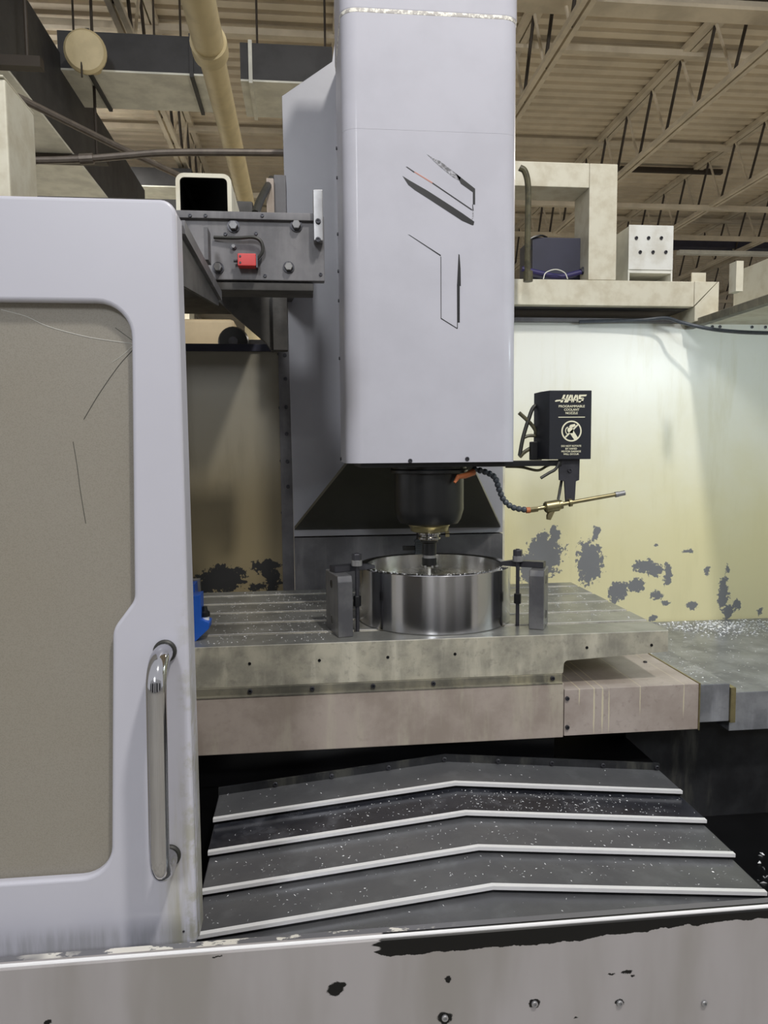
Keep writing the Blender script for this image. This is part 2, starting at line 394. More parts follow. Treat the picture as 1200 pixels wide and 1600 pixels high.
M['frontwall'] = simple('pale_wall', (240, 240, 242), 0.7, 0, 0.03, 1); M['dock'] = simple('dark_reflection_panel', (26, 27, 34), 0.6, 0, 0.1, 2)
struct('wall_front', B(-12, 18, -6.1, -6.0, 0, 5.2), 'frontwall', 'pale wall behind the camera')
for i, (xa_, xb_) in enumerate(((-10, -7.2), (-5.2, -2.6), (-1.1, 0.1), (1.3, 3.4), (6.0, 9.5), (12, 15))):
    struct('door_%d' % (i+1), B(xa_, xb_, -6.0, -5.95, 0, 3.6), 'dock', 'unseen dark panel behind the camera, added for reflections')  # dark panels added to put stripes in the ring's reflections
# roof joists along the depth
jl = {1.93: 'tan open-web roof joist just right of the milling head', 3.50: 'tan open-web roof joist above the cream frame, nearest of the right-hand joists',
      5.07: 'tan open-web roof joist second from the milling head on the right', 6.64: 'tan open-web roof joist third from the milling head on the right',
      8.21: 'tan open-web roof joist fourth from the milling head on the right', 9.78: 'tan open-web roof joist farthest right under the deck', 
      -1.21: 'tan open-web roof joist seen above the left-hand duct', -2.78: 'tan open-web roof joist at far left above the dark duct',
      0.36: 'tan open-web roof joist behind the milling head'}
webA = webB = None
for X, lb in jl.items():
    t = thing('roof_joist', lb, 'joist', (X, 4.0, 4.36), 'open-web roof joists')
    for s in (-1, 1):
        put('top_chord', B(X+s*.035-.028, X+s*.035+.028, 4.0, 25, ZC-.06, ZC-.005), 'joist', t)
        put('bottom_chord', B(X+s*.03-.02, X+s*.03+.02, 4.0, 25, 4.33, 4.37), 'joist', t)
    yy = 4.2
    n = 0
    if webA is None:
        webA = to_mesh('web_bar', tube(bm_new(), [(0, 0, .0), (0, -.285, .58)], .014, 6)); webA.materials.append(M['web'])
        webB = to_mesh('web_bar', tube(bm_new(), [(0, 0, .0), (0, .285, .58)], .014, 6)); webB.materials.append(M['joist'])
    while yy < 19:
        for me in (webA, webB):
            wb = bpy.data.objects.new('web_bar', me); COL.objects.link(wb); wb.parent = t; wb.location = (0, yy-4.0, -.01)
        yy += 0.57
for i, (Y, z, lb) in enumerate([(6.65, 4.90, 'tan cross bridging angle under the deck, nearest the camera'), (8.6, 4.90, 'tan cross bridging angle under the deck, second from the camera'),
                                (8.95, 4.32, 'tan cross bridging angle along the joist bottoms above the cream frame'), (11.3, 4.90, 'tan cross bridging angle under the deck, third from the camera'), (10.2, 4.32, 'tan cross bridging angle along the joist bottoms farther back'),
                                (14.5, 4.32, 'tan cross bridging angle along the joist bottoms, farthest back')]):
    solo('bridging_angle', B(-4, 14, Y-.03, Y+.03, z-.025, z+.03), 'joist', lb, 'bridging', 'cross bridging angles')
t = thing('girder', 'heavy tan roof girder crossing at the top of the picture', 'girder', (3, 5.45, 4.45))
put('web', B(-6, 14, 5.42, 5.48, 4.575, 4.65), 'joist', t); put('flange', B(-6, 14, 5.36, 5.54, 4.55, 4.575), 'joist', t); put('flange', B(-6, 14, 5.36, 5.54, 4.65, 4.68), 'web', t)
# far dark crane rail and lamp strip on the right
solo('crane_rail', B(*[aY(1050, 385, 11).x, 14, 11, 11.2, aY(1100, 386, 11).z, aY(1100, 372, 11).z]), 'navy', 'dark blue rail far behind the small white box', 'rail')
solo('strip_fixture', B(aY(1062, 400, 10.6).x, 12, 10.6, 10.7, aY(1062, 396, 10.6).z, aY(1062, 390, 10.6).z), 'duct', 'long pale strip fixture far right below the dark blue rail', 'fixture')
solo('hanging_bar', B(aY(970, 262, 9.3).x, aY(1130, 262, 9.3).x, 9.3, 9.36, aY(970, 266, 9.3).z, aY(970, 259, 9.3).z), 'web', 'short dark bar hanging under the joists right of the cream frame', 'bar')

# ducts, pipes on the left
def duct_x(label, x0, x1, Y0, Y1, z0, z1, group=None):
    t = thing('duct', label, 'duct', ((x0+x1)/2, (Y0+Y1)/2, z0), group)
    put('bottom_panel', B(x0, x1, Y0, Y1, z0, z0+.012), 'duct', t)
    put('side_panel', B(x0, x1, Y0, Y0+.012, z0+.012, z1), 'duct_dark', t)
    put('side_panel', B(x0, x1, Y1-.012, Y1, z0+.012, z1), 'duct_dark', t)
    put('top_panel', B(x0, x1, Y0+.012, Y1-.012, z1-.012, z1), 'duct_dark', t)
    return t
def rods(t, xs, Y, z0):
    for x in xs: put('hanger_rod', tube(bm_new(), [(x, Y, z0), (x, Y, ZC-.002)], .008, 6), 'web', t)
def seam(t, x, Y0, Y1, z0, z1, m='duct_dark'):
    put('seam', B(x-.012, x+.012, Y0-.02, Y1+.01, z0-.018, z1+.01), m, t)
za = aY(300, 118, 5.1).z
t = duct_x('galvanised rectangular duct crossing left of the cream pipe', aY(92, 120, 5.1).x, aY(326, 120, 5.1).x, 5.1, 5.62, za, za+.24)
seam(t, aY(140, 118, 5.1).x, 5.1, 5.62, za, za+.24); seam(t, aY(300, 118, 5.1).x, 5.1, 5.62, za, za+.24)
rods(t, [aY(103, 100, 5.1).x, aY(232, 60, 5.1).x, aY(275, 60, 5.1).x], 5.3, za+.24)
zb = aY(410, 128, 5.1).z
t = duct_x('galvanised rectangular duct between the cream pipe and the grey column', aY(376, 128, 5.1).x, aY(520, 128, 5.1).x, 5.1, 5.62, zb, zb+.24)
seam(t, aY(392, 128, 5.1).x, 5.1, 5.62, zb, zb+.24, 'duct')
rods(t, [aY(400, 100, 5.1).x, aY(510, 100, 5.1).x], 5.3, zb+.24)
# long duct running away on the far left
t = thing('duct', 'large dark-sided duct running away at upper left', 'duct', (-2.0, 6, 3.3))
XD = -1.5; ZD = CAM.z + 1.98
put('bottom_panel', B(XD-1.5, XD, 2.6, 7.6, ZD, ZD+.015), 'duct', t)
put('side_panel', B(XD-.012, XD, 2.6, 7.6, ZD+.015, ZD+.55), 'duct_dark', t)
put('side_panel', B(XD-1.5, XD-1.488, 2.6, 7.6, ZD+.015, ZD+.55), 'duct_dark', t)
put('top_panel', B(XD-1.488, XD-.012, 2.6, 7.6, ZD+.535, ZD+.55), 'duct_dark', t)
for Y, lb, q in ((4.05, 'dark strut bar under the large duct, nearer one', 112), (5.3, 'dark strut bar under the large duct, farther one', 205)):
    t = thing('strut_hanger', lb, 'hanger', (XD-.7, Y, ZD-.06), 'duct hangers')
    put('strut', B(XD-1.7, XD+.22, Y-.03, Y+.03, ZD-.055, ZD-.004), 'web', t)
    put('rod', tube(bm_new(), [(XD+.15, Y, ZD-.05), (XD+.15, Y, ZC-.002)], .010, 8), 'web', t)
    put('rod', tube(bm_new(), [(XD-1.6, Y, ZD-.05), (XD-1.6, Y, ZC-.002)], .010, 8), 'web', t)
# round cap hanging in front of the duct
c = aY(134, 82, 4.9)
t = thing('round_vent', 'tan round vent cap hanging in front of the left-hand duct', 'vent', c)
put('disc', lathe(bm_new(), [(0, 0), (.125, 0), (.125, .02), (.11, .04), (0, .05)], c, (0.1, -1, -.15), 28), 'pipe', t)
put('neck', tube(bm_new(), [c, c+Vector((0, .21, .02))], .05, 14), 'pipe', t)
put('stem', tube(bm_new(), [c+Vector((-.02, -.03, -.03)), c+Vector((-.02, -.03, -.16))], .006, 8), 'web', t)
# cream pipe running away
ZP = CAM.z + 2.0; XP = -0.435
t = thing('overhead_pipe', 'thick cream pipe running back overhead left of the column', 'pipe', (XP, 4, ZP))
put('pipe_run', tube(bm_new(), [(XP, 2.2, ZP), (XP, 3.88, ZP)], .076, 24), 'pipe', t)
put('coupling', lathe(bm_new(), [(.076, 0), (.09, 0), (.09, .10), (.072, .10)], (XP, 3.86, ZP), (0, 1, 0), 24), 'pipe', t)
put('pipe_run', tube(bm_new(), [(XP, 3.9, ZP), (XP, 6.2, ZP), (XP, 6.6, ZP-.1), (XP, 6.7, ZP-2.4)], .066, 24), 'pipe', t)
# distant small duct run
t = duct_x('small grey duct far behind the square tube', -3.2, aY(300, 290, 8).x, 8.0, 8.4, aY(250, 292, 8).z, aY(250, 262, 8).z)
solo('far_hood', B(-3.6, aY(290, 300, 9.1).x, 9.1, 9.5, 0.0, aY(250, 298, 9.1).z), 'cream', 'pale hood far behind the square tube', 'hood')
# conduits
q = [aY(44, 251, 2.95), aY(95, 250, 2.95), aY(140, 248, 2.95), aY(200, 243, 2.95), aY(250, 239, 2.95), aY(330, 238, 2.95), aY(470, 239, 2.95)]
t = thing('conduit', 'thin steel conduit running level from the cream cabinet to the column', 'conduit', q[0])
put('tube', tube(bm_new(), bez(q, 6), .0132, 10), 'conduit', t)
put('coupling', tube(bm_new(), [aY(125, 249, 2.95), aY(146, 248, 2.95)], .0195, 12), 'conduit', t)
put('coupling', tube(bm_new(), [aY(44, 251, 2.95), aY(54, 251, 2.95)], .018, 12), 'conduit', t)
solo('conduit', tube(bm_new(), [aY(20, 148, 3.1), aY(175, 225, 3.35), aY(300, 284, 3.6)], [.014, .014, .014], 10), 'conduit', 'grey conduit slanting down behind the level conduit', 'conduit')
# cream cabinet at left
p = aY(8, 122, 1.60); q = aY(38, 300, 1.76)
t = thing('cabinet', 'cream sheet-metal cabinet standing behind the door at far left', 'cabinet', (p.x-.3, 1.7, 1.0))
put('body', B(p.x-.6, p.x, 1.60, 1.76, 0.9, p.z, bev=.006), 'cream', t); put('lid', B(p.x-.61, p.x-.002, 1.595, 1.765, p.z, p.z+.004, bev=.0015), 'cream', t)

# ================================================================= MACHINE FRAME / ENCLOSURE
enc = thing('machining_center_enclosure', 'beige and grey steel enclosure and base frame of the milling machine', 'machine frame', (0.5, 2.0, 0.0))
# right rear wall
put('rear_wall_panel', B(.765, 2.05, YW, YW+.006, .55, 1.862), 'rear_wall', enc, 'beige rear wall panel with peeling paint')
put('wall_flange', B(.765, 1.46, YW-.03, YW+.03, 1.862, 1.876), 'rail', enc)
put('wall_post', B(.742, .767, 2.79, 2.852, .6, 1.86, bev=.002), 'cream', enc)
# left rear wall
put('rear_wall_panel', B(-1.4, -.083, YW, YW+.006, .5, 1.745), 'rear_wall_left', enc, 'brown rear wall panel behind the door, shade in its colour')
put('wall_cap', B(-1.4, -.083, YW-.012, YW+.05, 1.745, 1.772, bev=.002), 'navy', enc)
fl = put('bolted_flange', B(-.092, -.048, 2.80, 2.852, .6, 2.0, bev=.002), 'rail', enc)
for yy in (555, 592, 636, 678, 721, 760):
    p = aY(444+(yy-555)*.025, yy, 2.80); screw('bolt', (p.x+.002, 2.80, p.z), .007, fl)
for yy in (553, 637, 720, 801):
    p = aY(437+(yy-555)*.022, yy, YW); put('plug', lathe(bm_new(), [(0, 0), (.009, 0), (.008, .003), (0, .004)], (p.x, YW, p.z), (0, -1, 0), 12), 'pit', enc)
# top beam, corner block and the side rim
yb = 2.745
zB, zT = aY(900, 477, yb).z, aY(900, 437, yb).z; xr = aY(1124, 437, yb).x
put('top_beam', B(.62, xr-.10, yb, 3.06, zB, zT, bev=.003), 'cream', enc)
xm = xr-.10
put('corner_block', prism(bm_new(), [(xm+.004, zB-.055), (xm+.06, zB-.05), (xr, zB-.02), (xr, zT), (xr-.005, zT), (xm+.004, zB)], 'y', yb, 3.06, .002), 'cream', enc)
put('corner_block', prism(bm_new(), [(xm+.001, zB+.004), (xr-.008, zT), (xm+.001, zT)], 'y', yb, 3.06, .001), 'cream', enc)
put('beam_shade', B(.62, xm-.004, yb+.035, 3.06, zB-.004, zB-.0005), 'duct_dark', enc)  # dark sheet paints the shade on the beam's underside
put('back_fascia', B(.62, xm, 3.062, 3.075, 1.8, zB), 'duct_dark', enc)
put('rim_lip', B(1.51, 1.545, .9, 2.842, 1.840, 1.868, bev=.003), 'iron', enc)
put('roof_flange', B(1.545, 2.05, .9, 2.848, 1.862, 1.868), 'cream', enc)
put('side_wall_panel', B(2.05, 2.056, .9, 2.85, .4, 1.868), 'cream', enc)
put('side_rail', B(1.60, 1.64, 1.0, 2.66, 1.869, 2.02, bev=.003), 'cream', enc)
p = aY(1150, 440, 2.3); put('side_post', B(p.x-.012, p.x+.012, 2.28, 2.32, 1.869, aY(1150, 410, 2.3).z), 'cream', enc)
p = aY(1092, 432, 2.9); put('tab', B(p.x-.03, p.x+.03, 2.9, 2.906, zT-.02, aY(1092, 426, 2.9).z), 'cream', enc)
for x_ in (1113, 1125, 1175, 1196):
    q = aY(x_, 499, YW); put('bolt', lathe(bm_new(), [(0, 0), (.006, 0), (.006, .004), (0, .006)], (q.x, YW, 1.852), (0, -1, 0), 8), 'steel_dark', enc)
# n-shaped frame on the beam
f0 = thing('gantry_frame', 'cream welded box-section frame standing on the top beam', 'frame', (1.05, 2.8, zT))
zf = aY(900, 254, yb).z; zi = aY(900, 293, yb).z; xa = aY(965, 300, yb).x; xi = aY(921, 300, yb).x
put('post', B(xi, xa, yb, 2.90, zT, zf, bev=.004), 'cream', f0); put('crossbar', B(.62, xi, yb, 2.90, zi, zf, bev=.004), 'cream', f0)
put('post', B(.60, .66, yb, 2.90, zT, zi, bev=.004), 'cream', f0)
# navy box, purple hose, wire
p0, p1 = aY(832, 370, 2.83), aY(907, 436, 2.83)
t = thing('control_box', 'dark navy box inside the cream frame', 'box', ((p0.x+p1.x)/2, 2.9, zT))
put('body', B(p0.x, p1.x, 2.83, 3.0, zT, p0.z, bev=.004), 'navy', t)
put('handle', tube(bm_new(), bez([(p0.x-.004, 2.828, p0.z-.05), (p0.x-.012, 2.825, p0.z-.012), (p0.x+.03, 2.825, p0.z+.004), (p0.x+.06, 2.84, p0.z+.002)], 5), .004, 6), 'black', t)
hp = [aY(815, 420, 2.80), aY(845, 427, 2.80), aY(875, 432, 2.80), aY(908, 425, 2.80)]
t = thing('purple_hose', 'purple hose lying on the beam before the navy box', 'hose', hp[0])
put('tube', tube(bm_new(), bez(hp, 6), .010, 10), 'purple', t); put('fitting', tube(bm_new(), [hp[-1], hp[-1]+Vector((.018, 0, .012))], .013, 10), 'steel_dark', t)
solo('wire', tube(bm_new(), bez([aY(849, 436, 2.77), aY(853, 426, 2.77), aY(868, 421, 2.77), aY(882, 426, 2.77), aY(887, 436, 2.77)], 6), .002, 6), 'duct', 'thin pale wire arched before the purple hose', 'wire')
# white six-screw box
p0, p1 = aY(983, 351, 2.76), aY(1051, 427, 2.76)
t = thing('junction_box', 'small white box with six screws on the top beam', 'box', ((p0.x+p1.x)/2, 2.85, zT))
put('front_panel', B(p0.x, p1.x, 2.76, 2.764, p1.z+.012, p0.z, bev=.001), 'white', t); put('body', B(p0.x+.003, p1.x-.003, 2.764, 3.02, p1.z, p0.z-.003), 'duct', t)
put('foot', B(p0.x, p0.x+.006, 2.762, 3.0, zT, p1.z+.012), 'duct', t); put('foot', B(p1.x-.006, p1.x, 2.762, 3.0, zT, p1.z+.012), 'duct', t)
for x_, y_ in ((994, 372), (1013, 372), (1033, 372), (1000, 394), (1020, 394), (1040, 394)):
    q = aY(x_, y_, 2.76); screw('screw', (q.x, 2.76, q.z), .0065, t, h=.006)
# conduit beside the head
c0 = [aY(812, 262, 2.62), aY(820, 268, 2.62), aY(825, 290, 2.62), aY(825, 340, 2.62), aY(824, 400, 2.62), aY(825, 436, 2.62)]
t = thing('flex_conduit', 'oily flexible conduit bending down right of the head', 'conduit', c0[-1])
put('tube', tube(bm_new(), bez(c0, 6), .011, 10), 'cable', t); put('gland', tube(bm_new(), [aY(825, 424, 2.62), aY(825, 440, 2.62)], .017, 12), 'cable', t)
solo('drip_hose', tube(bm_new(), bez([aY(905, 503, 2.82), aY(1000, 500, 2.80), aY(1040, 497, 2.77), aY(1065, 504, 2.72), aY(1110, 514, 2.66), aY(1160, 519, 2.55), aY(1230, 521, 2.4)], 6), .007, 8), 'hose', 'dark grey hose sagging along the top of the beige wall', 'hose')
# column
put('column_cover', prism(bm_new(), [(-.045, 1.06), (.735, 1.06), (.735, 2.80), (.13, 2.80), (.118, aY(519, 96, 2.70).z), (-.058, aY(441, 150, 2.70).z)], 'y', 2.70, 2.79, .002), 'paint_dark', enc, 'grey sheet-metal column cover')
put('column_base', B(-.045, .735, 2.70, 2.79, .55, 1.055, bev=.002), 'rail', enc)
# hood below the head: sloping cover
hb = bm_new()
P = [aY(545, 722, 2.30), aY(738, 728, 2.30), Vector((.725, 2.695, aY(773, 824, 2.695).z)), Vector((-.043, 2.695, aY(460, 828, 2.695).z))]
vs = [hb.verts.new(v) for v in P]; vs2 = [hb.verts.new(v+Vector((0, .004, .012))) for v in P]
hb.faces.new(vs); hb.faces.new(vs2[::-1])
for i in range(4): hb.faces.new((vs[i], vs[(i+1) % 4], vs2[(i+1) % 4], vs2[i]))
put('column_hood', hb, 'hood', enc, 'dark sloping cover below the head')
# base, trough
put('base_casting', B(.95, 2.05, 2.08, 2.6, .0, .56), 'basewall', enc); put('base_casting', B(-.6, .95, 1.9, 2.6, .0, .50), 'pit', enc)
put('chip_trough', B(.6, 2.05, .95, 2.09, .20, .235), 'pit', enc); put('chip_trough', B(-.9, .6, .95, 1.9, .20, .235), 'pit', enc)
# front apron and sill
put('front_apron', prism(bm_new(), [(.900, .12), (.900, .7405), (.905, .7455), (.909, .7455), (.909, .12)], 'x', -1.3, 1.5), 'apron', enc, 'grey front apron with flaked paint')
put('sill', B(-1.3, 1.5, .909, .926, .730, .742, bev=.002), 'sill', enc); put('sill_back', B(-1.3, 1.5, .922, .926, .20, .729), 'pit', enc)
put('sill_edge', tube(bm_new(), [(-1.3, .9035, .744), (1.5, .9035, .744)], .0026, 8), 'steel_bright', enc)
for x_, y_ in ((695, 1590), (835, 1568), (968, 1567), (1100, 1567)):
    q = aY(x_, y_, .90); screw('screw', (q.x, .90, q.z), .0045, enc, mat='steel')
# left inside rail: plate, switch, tube
YR = 1.45
rl = thing('changer_rail', 'grimy dark steel rail plate behind the top corner of the door', 'rail', (-.09, YR, 1.69))
pl = put('plate', B(-.62, aY(507, 400, YR).x, YR, YR+.02, aY(400, 438, YR).z, aY(400, 335, YR).z, bev=.002), 'rail', rl)
put('top_strip', B(-.62, aY(490, 340, YR).x, YR-.008, YR+.02, aY(400, 345, YR).z, aY(400, 333, YR).z, bev=.0015), 'rail', rl)
put('under_slab', B(-.62, aY(490, 445, YR).x, YR+.004, YR+.07, aY(400, 453, YR).z, aY(400, 440, YR).z, bev=.002), 'shaded', rl)
eb = put('end_bar', B(aY(489, 320, YR).x, aY(504, 320, YR).x, YR-.022, YR-.001, aY(495, 381, YR).z, aY(495, 302, YR).z, bev=.002), 'steel', rl)
for y_ in (346, 375):
    q = aY(497, y_, YR-.022); screw('screw', (q.x, YR-.022, q.z), .0052, eb)
for x_, y_, r_ in ((365, 354, .0085), (463, 353, .0085), (341, 419, .008), (451, 418, .008), (365, 386, .004)):
    q = aY(x_, y_, YR); o = put('bolt', hexa(bm_new(), (q.x, YR-.003, q.z), r_, r_*1.1, (0, -1, 0)), 'riser', rl)
    put('washer', lathe(bm_new(), [(0, 0), (r_*1.35, 0), (r_*1.35, .003), (0, .003)], (q.x, YR, q.z), (0, -1, 0), 16), 'steel_dark', o)
for x_, y_ in ((322, 339), (410, 339), (352, 366), (400, 365), (414, 431), (501, 429), (298, 339)):
    q = aY(x_, y_, YR); screw('screw', (q.x, YR-(.008 if y_ < 340 else 0), q.z), .0034, rl)
rw = thing('limit_switch', 'small red limit switch on the dark rail plate', 'switch', aY(388, 420, YR))
a, b = aY(373, 420, YR), aY(401, 401, YR)
put('body', B(a.x, b.x, YR-.024, YR, a.z, b.z, bev=.002), 'red', rw)
put('plunger', tube(bm_new(), [Vector((a.x, YR-.012, (a.z+b.z)/2)), Vector((a.x-.008, YR-.012, (a.z+b.z)/2))], .0028, 8), 'steel_dark', rw)
put('cap', B(b.x, b.x+.003, YR-.022, YR-.002, a.z-.002, b.z-.003), 'steel_dark', rw)
put('cable', tube(bm_new(), bez([Vector((b.x+.002, YR-.012, (a.z+b.z)/2+.004)), aY(410, 393, YR-.012), aY(408, 378, YR-.012), aY(396, 371, YR-.012), aY(370, 372, YR-.01), aY(334, 371, YR-.006)], 6), .0032, 8), 'rubber', rw)
for yy in (.25, .75):
    screw('screw', (a.x+.005, YR-.024, a.z+(b.z-a.z)*yy), .002, rw)
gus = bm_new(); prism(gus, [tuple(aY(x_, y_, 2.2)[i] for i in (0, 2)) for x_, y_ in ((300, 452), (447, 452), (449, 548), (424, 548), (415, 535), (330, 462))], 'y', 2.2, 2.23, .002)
put('gusset', gus, 'shaded', enc, 'dark diagonal gusset under the rail'); put('gusset_flange', B(aY(427, 500, 2.19).x, aY(449, 500, 2.19).x, 2.17, 2.2, aY(440, 548, 2.19).z, aY(440, 452, 2.19).z), 'shaded', enc)
put('shadow_housing', B(-1.2, -.138, 2.25, 2.80, 1.872, 2.10, bev=.006), 'shaded', rl); put('shadow_arm', prism(bm_new(), [(-.102, 2.80), (-.035, 2.42), (.0, 2.42), (-.048, 2.80)], 'z', 1.90, 2.08, .003), 'rail', rl)  # unseen box and arm, added and shaped to shadow the left wall
put('rail_web', B(-.62, -.60, YR+.02, 2.25, 1.70, 1.88), 'rail', rl); put('housing_tie', B(-.30, -.055, 2.79, 2.80, 1.90, 2.0), 'rail', rl)
# door-side track plate
put('door_track', prism(bm_new(), [(1.01, 1.672), (1.44, 1.672), (1.44, 1.655), (1.01, 1.655)], 'x', -.158, -.150), 'rail', rl)
put('track_web', prism(bm_new(), [(1.01, 1.6545), (1.44, 1.6545), (1.44, 1.645), (1.01, 1.59)], 'x', -.162, -.156), 'shaded', rl)
q = aY(324, 365, 1.38); put('latch', B(q.x-.004, q.x+.003, 1.36, 1.40, aY(324, 410, 1.38).z, aY(324, 360, 1.38).z), 'rail', rl)
# square tube above the rail
a, b = aY(276, 345, 1.52), aY(361, 272, 1.52); zt0 = a.z
def rrect(x0, x1, z0, z1, r, n=5):
    o = []
    for cx, cz, a0 in ((x1-r, z1-r, 0), (x0+r, z1-r, 90), (x0+r, z0+r, 180), (x1-r, z0+r, 270)):
        for i in range(n+1):
            t_ = rad(a0+90*i/n); o.append((cx+r*math.cos(t_), cz+r*math.sin(t_)))
    return o
bm = bm_new(); oo = rrect(a.x, b.x, zt0, b.z, .016); ii = rrect(a.x+.008, b.x-.008, zt0+.008, b.z-.008, .009)
def loft(loops):
    b_ = bm_new(); L = [[b_.verts.new((p[0], y_, p[1])) for p in q] for q, y_ in loops]; n = len(oo)
    for A, Bq in zip(L, L[1:]):
        for j in range(n): b_.faces.new((A[j], A[(j+1) % n], Bq[(j+1) % n], Bq[j]))
    return b_
bm.free(); bm = loft(((ii, 1.523), (ii, 1.52), (oo, 1.52), (oo, 2.15)))
i2 = rrect(a.x+.0085, b.x-.0085, zt0+.0085, b.z-.0085, .009); inner_shade = loft(((i2, 1.523), (i2, 2.15)))
t = thing('square_tube', 'cream square steel tube with open black end above the rail', 'tube', ((a.x+b.x)/2, 1.6, zt0))
put('tube_wall', bm, 'cream', t); put('tube_shade', inner_shade, 'pit', t); put('end_shade', B(a.x+.009, b.x-.009, 1.75, 1.76, zt0+.009, b.z-.009), 'pit', t)  # black inner faces and end sheet paint the shade inside the tube
# brown block, hose behind rail
t = thing('changer_post', 'brown steel post between the square tube and the column', 'post', aY(430, 330, 1.9))
put('post', B(aY(416, 300, 1.9).x, aY(428, 300, 1.9).x, 1.9, 2.0, 1.80, aY(420, 278, 1.9).z, bev=.002), 'saddle', t); put('plate', B(aY(428, 300, 1.92).x, aY(447, 300, 1.92).x, 1.92, 2.0, 1.80, aY(440, 273, 1.92).z, bev=.002), 'rail', t)
put('mount', B(-.13, -.04, YR+.021, 2.0, 1.79, 1.80), 'rail', t)
solo('black_hose', tube(bm_new(), bez([aY(399, 334, 1.7), aY(406, 315, 1.75), aY(416, 295, 1.85), aY(424, 280, 2.05)], 6), .009, 10), 'rubber', 'black hose curving up beside the brown post', 'hose')
# tan tank and wheel seen through the left gap
q0, q1 = aY(250, 560, 3.5), aY(366, 498, 3.5)
t = thing('tank', 'tan tank seen through the gap above the left rear wall', 'tank', ((q0.x+q1.x)/2, 3.8, 0)); put('body', B(q0.x, q1.x, 3.5, 4.1, .02, q1.z, bev=.02), 'tan', t); put('base', B(q0.x+.02, q1.x-.02, 3.52, 4.08, 0, .02), 'web', t)
q = aY(366, 536, 3.3)
t = thing('motor_pulley', 'dark round pulley behind the left rear wall', 'pulley', q)
put('rim', lathe(bm_new(), [(.0, 0), (.06, 0), (.066, .01), (.066, .03), (.06, .04), (.0, .04)], q, (0, -1, 0), 24), 'black', t); put('hub', lathe(bm_new(), [(0, .04), (.02, .04), (.02, .055), (0, .055)], q, (0, -1, 0), 12), 'steel_dark', t)
put('bracket', B(q.x+.05, q.x+.17, 3.3, 3.34, q.z-.02, q.z+.015), 'rail', t); put('pedestal', B(q.x-.03, q.x+.03, 3.3, 3.36, 0, q.z), 'rail', t)

# work lamp under the right roof flange
wl_ = thing('work_lamp', 'tube work lamp fixed under the right roof flange', 'lamp', (1.93, 1.7, 1.84))
put('housing', B(1.90, 1.98, 1.35, 2.05, 1.835, 1.861, bev=.004), 'cream', wl_)
em = bpy.data.materials.new('lamp_tube_glow'); em.use_nodes = True; eb_ = em.node_tree.nodes['Principled BSDF']; eb_.inputs['Emission Color'].default_value = (.86, .95, 1, 1); eb_.inputs['Emission Strength'].default_value = 9.0
put('tube', tube(bm_new(), [(1.94, 1.38, 1.820), (1.94, 2.02, 1.820)], .014, 12), em, wl_)
area_lamp('work_lamp_light', (1.93, 1.7, 1.80), (1.55, 2.5, 0.9), 0.62, 0.04, 9, (.80, .94, 1.0))
# ================================================================= SLIDING DOOR
YD = .955
door = thing('sliding_door', 'grey sheet-metal sliding door with scratched window at left', 'door', (-.55, YD, .72))
xR = -.152
top = aY(150, 308, YD).z; bot = .716
def poly_round(pts, rads, n=8):
    """round each corner of a polygon"""
    o = []
    N = len(pts)
    for i in range(N):
        p = Vector(pts[i]); a = Vector(pts[i-1]); b = Vector(pts[(i+1) % N]); r = rads[i]
        if r <= 0: o.append(tuple(p)); continue
        u = (a-p).normalized(); v = (b-p).normalized(); ang = u.angle(v); d = r/math.tan(ang/2)
        p0 = p+u*d; p1 = p+v*d; cc = p + (u+v).normalized()*(r/math.sin(ang/2))
        a0 = (p0-cc); a1 = (p1-cc); tot = a0.angle_signed(a1)
        for j in range(n+1):
            t_ = -tot*j/n
            o.append((cc.x+a0.x*math.cos(t_)-a0.y*math.sin(t_), cc.y+a0.x*math.sin(t_)+a0.y*math.cos(t_)))
    return o
W = [aY(x_, y_, YD) for x_, y_ in ((211, 466), (216, 940), (182, 986), (180, 1374))]
wl = -.98
win = [(wl, W[0].z), (W[0].x, W[0].z), (W[1].x, W[1].z), (W[2].x, W[2].z), (W[3].x, W[3].z), (wl, W[3].z)]
winR = poly_round(win, [.03, .046, .028, .028, .045, .03])
outer = poly_round([(-1.12, top), (xR, top), (xR-.002, bot), (-1.12, bot)], [.01, .012, .002, .002], 4)
def curve_plate(loops, depth, bevel, ymid):
    cu = bpy.data.curves.new('plate', 'CURVE'); cu.dimensions = '2D'; cu.fill_mode = 'BOTH'; cu.extrude = depth; cu.bevel_depth = bevel; cu.bevel_resolution = 4
    for lp in loops:
        s = cu.splines.new('POLY'); s.points.add(len(lp)-1); s.use_cyclic_u = True
        for pt, q_ in zip(s.points, lp): pt.co = (q_[0], q_[1], 0, 1)
    ob = bpy.data.objects.new('plate', cu); COL.objects.link(ob); bpy.context.view_layer.update()
    me = bpy.data.meshes.new_from_object(ob.evaluated_get(bpy.context.evaluated_depsgraph_get()))
    bpy.data.objects.remove(ob); bpy.data.curves.remove(cu)
    me.transform(Matrix.Translation((0, ymid, 0)) @ Matrix.Rotation(rad(90), 4, 'X')); me.materials.clear()
    me.shade_smooth(); me.set_sharp_from_angle(angle=rad(28)); return me
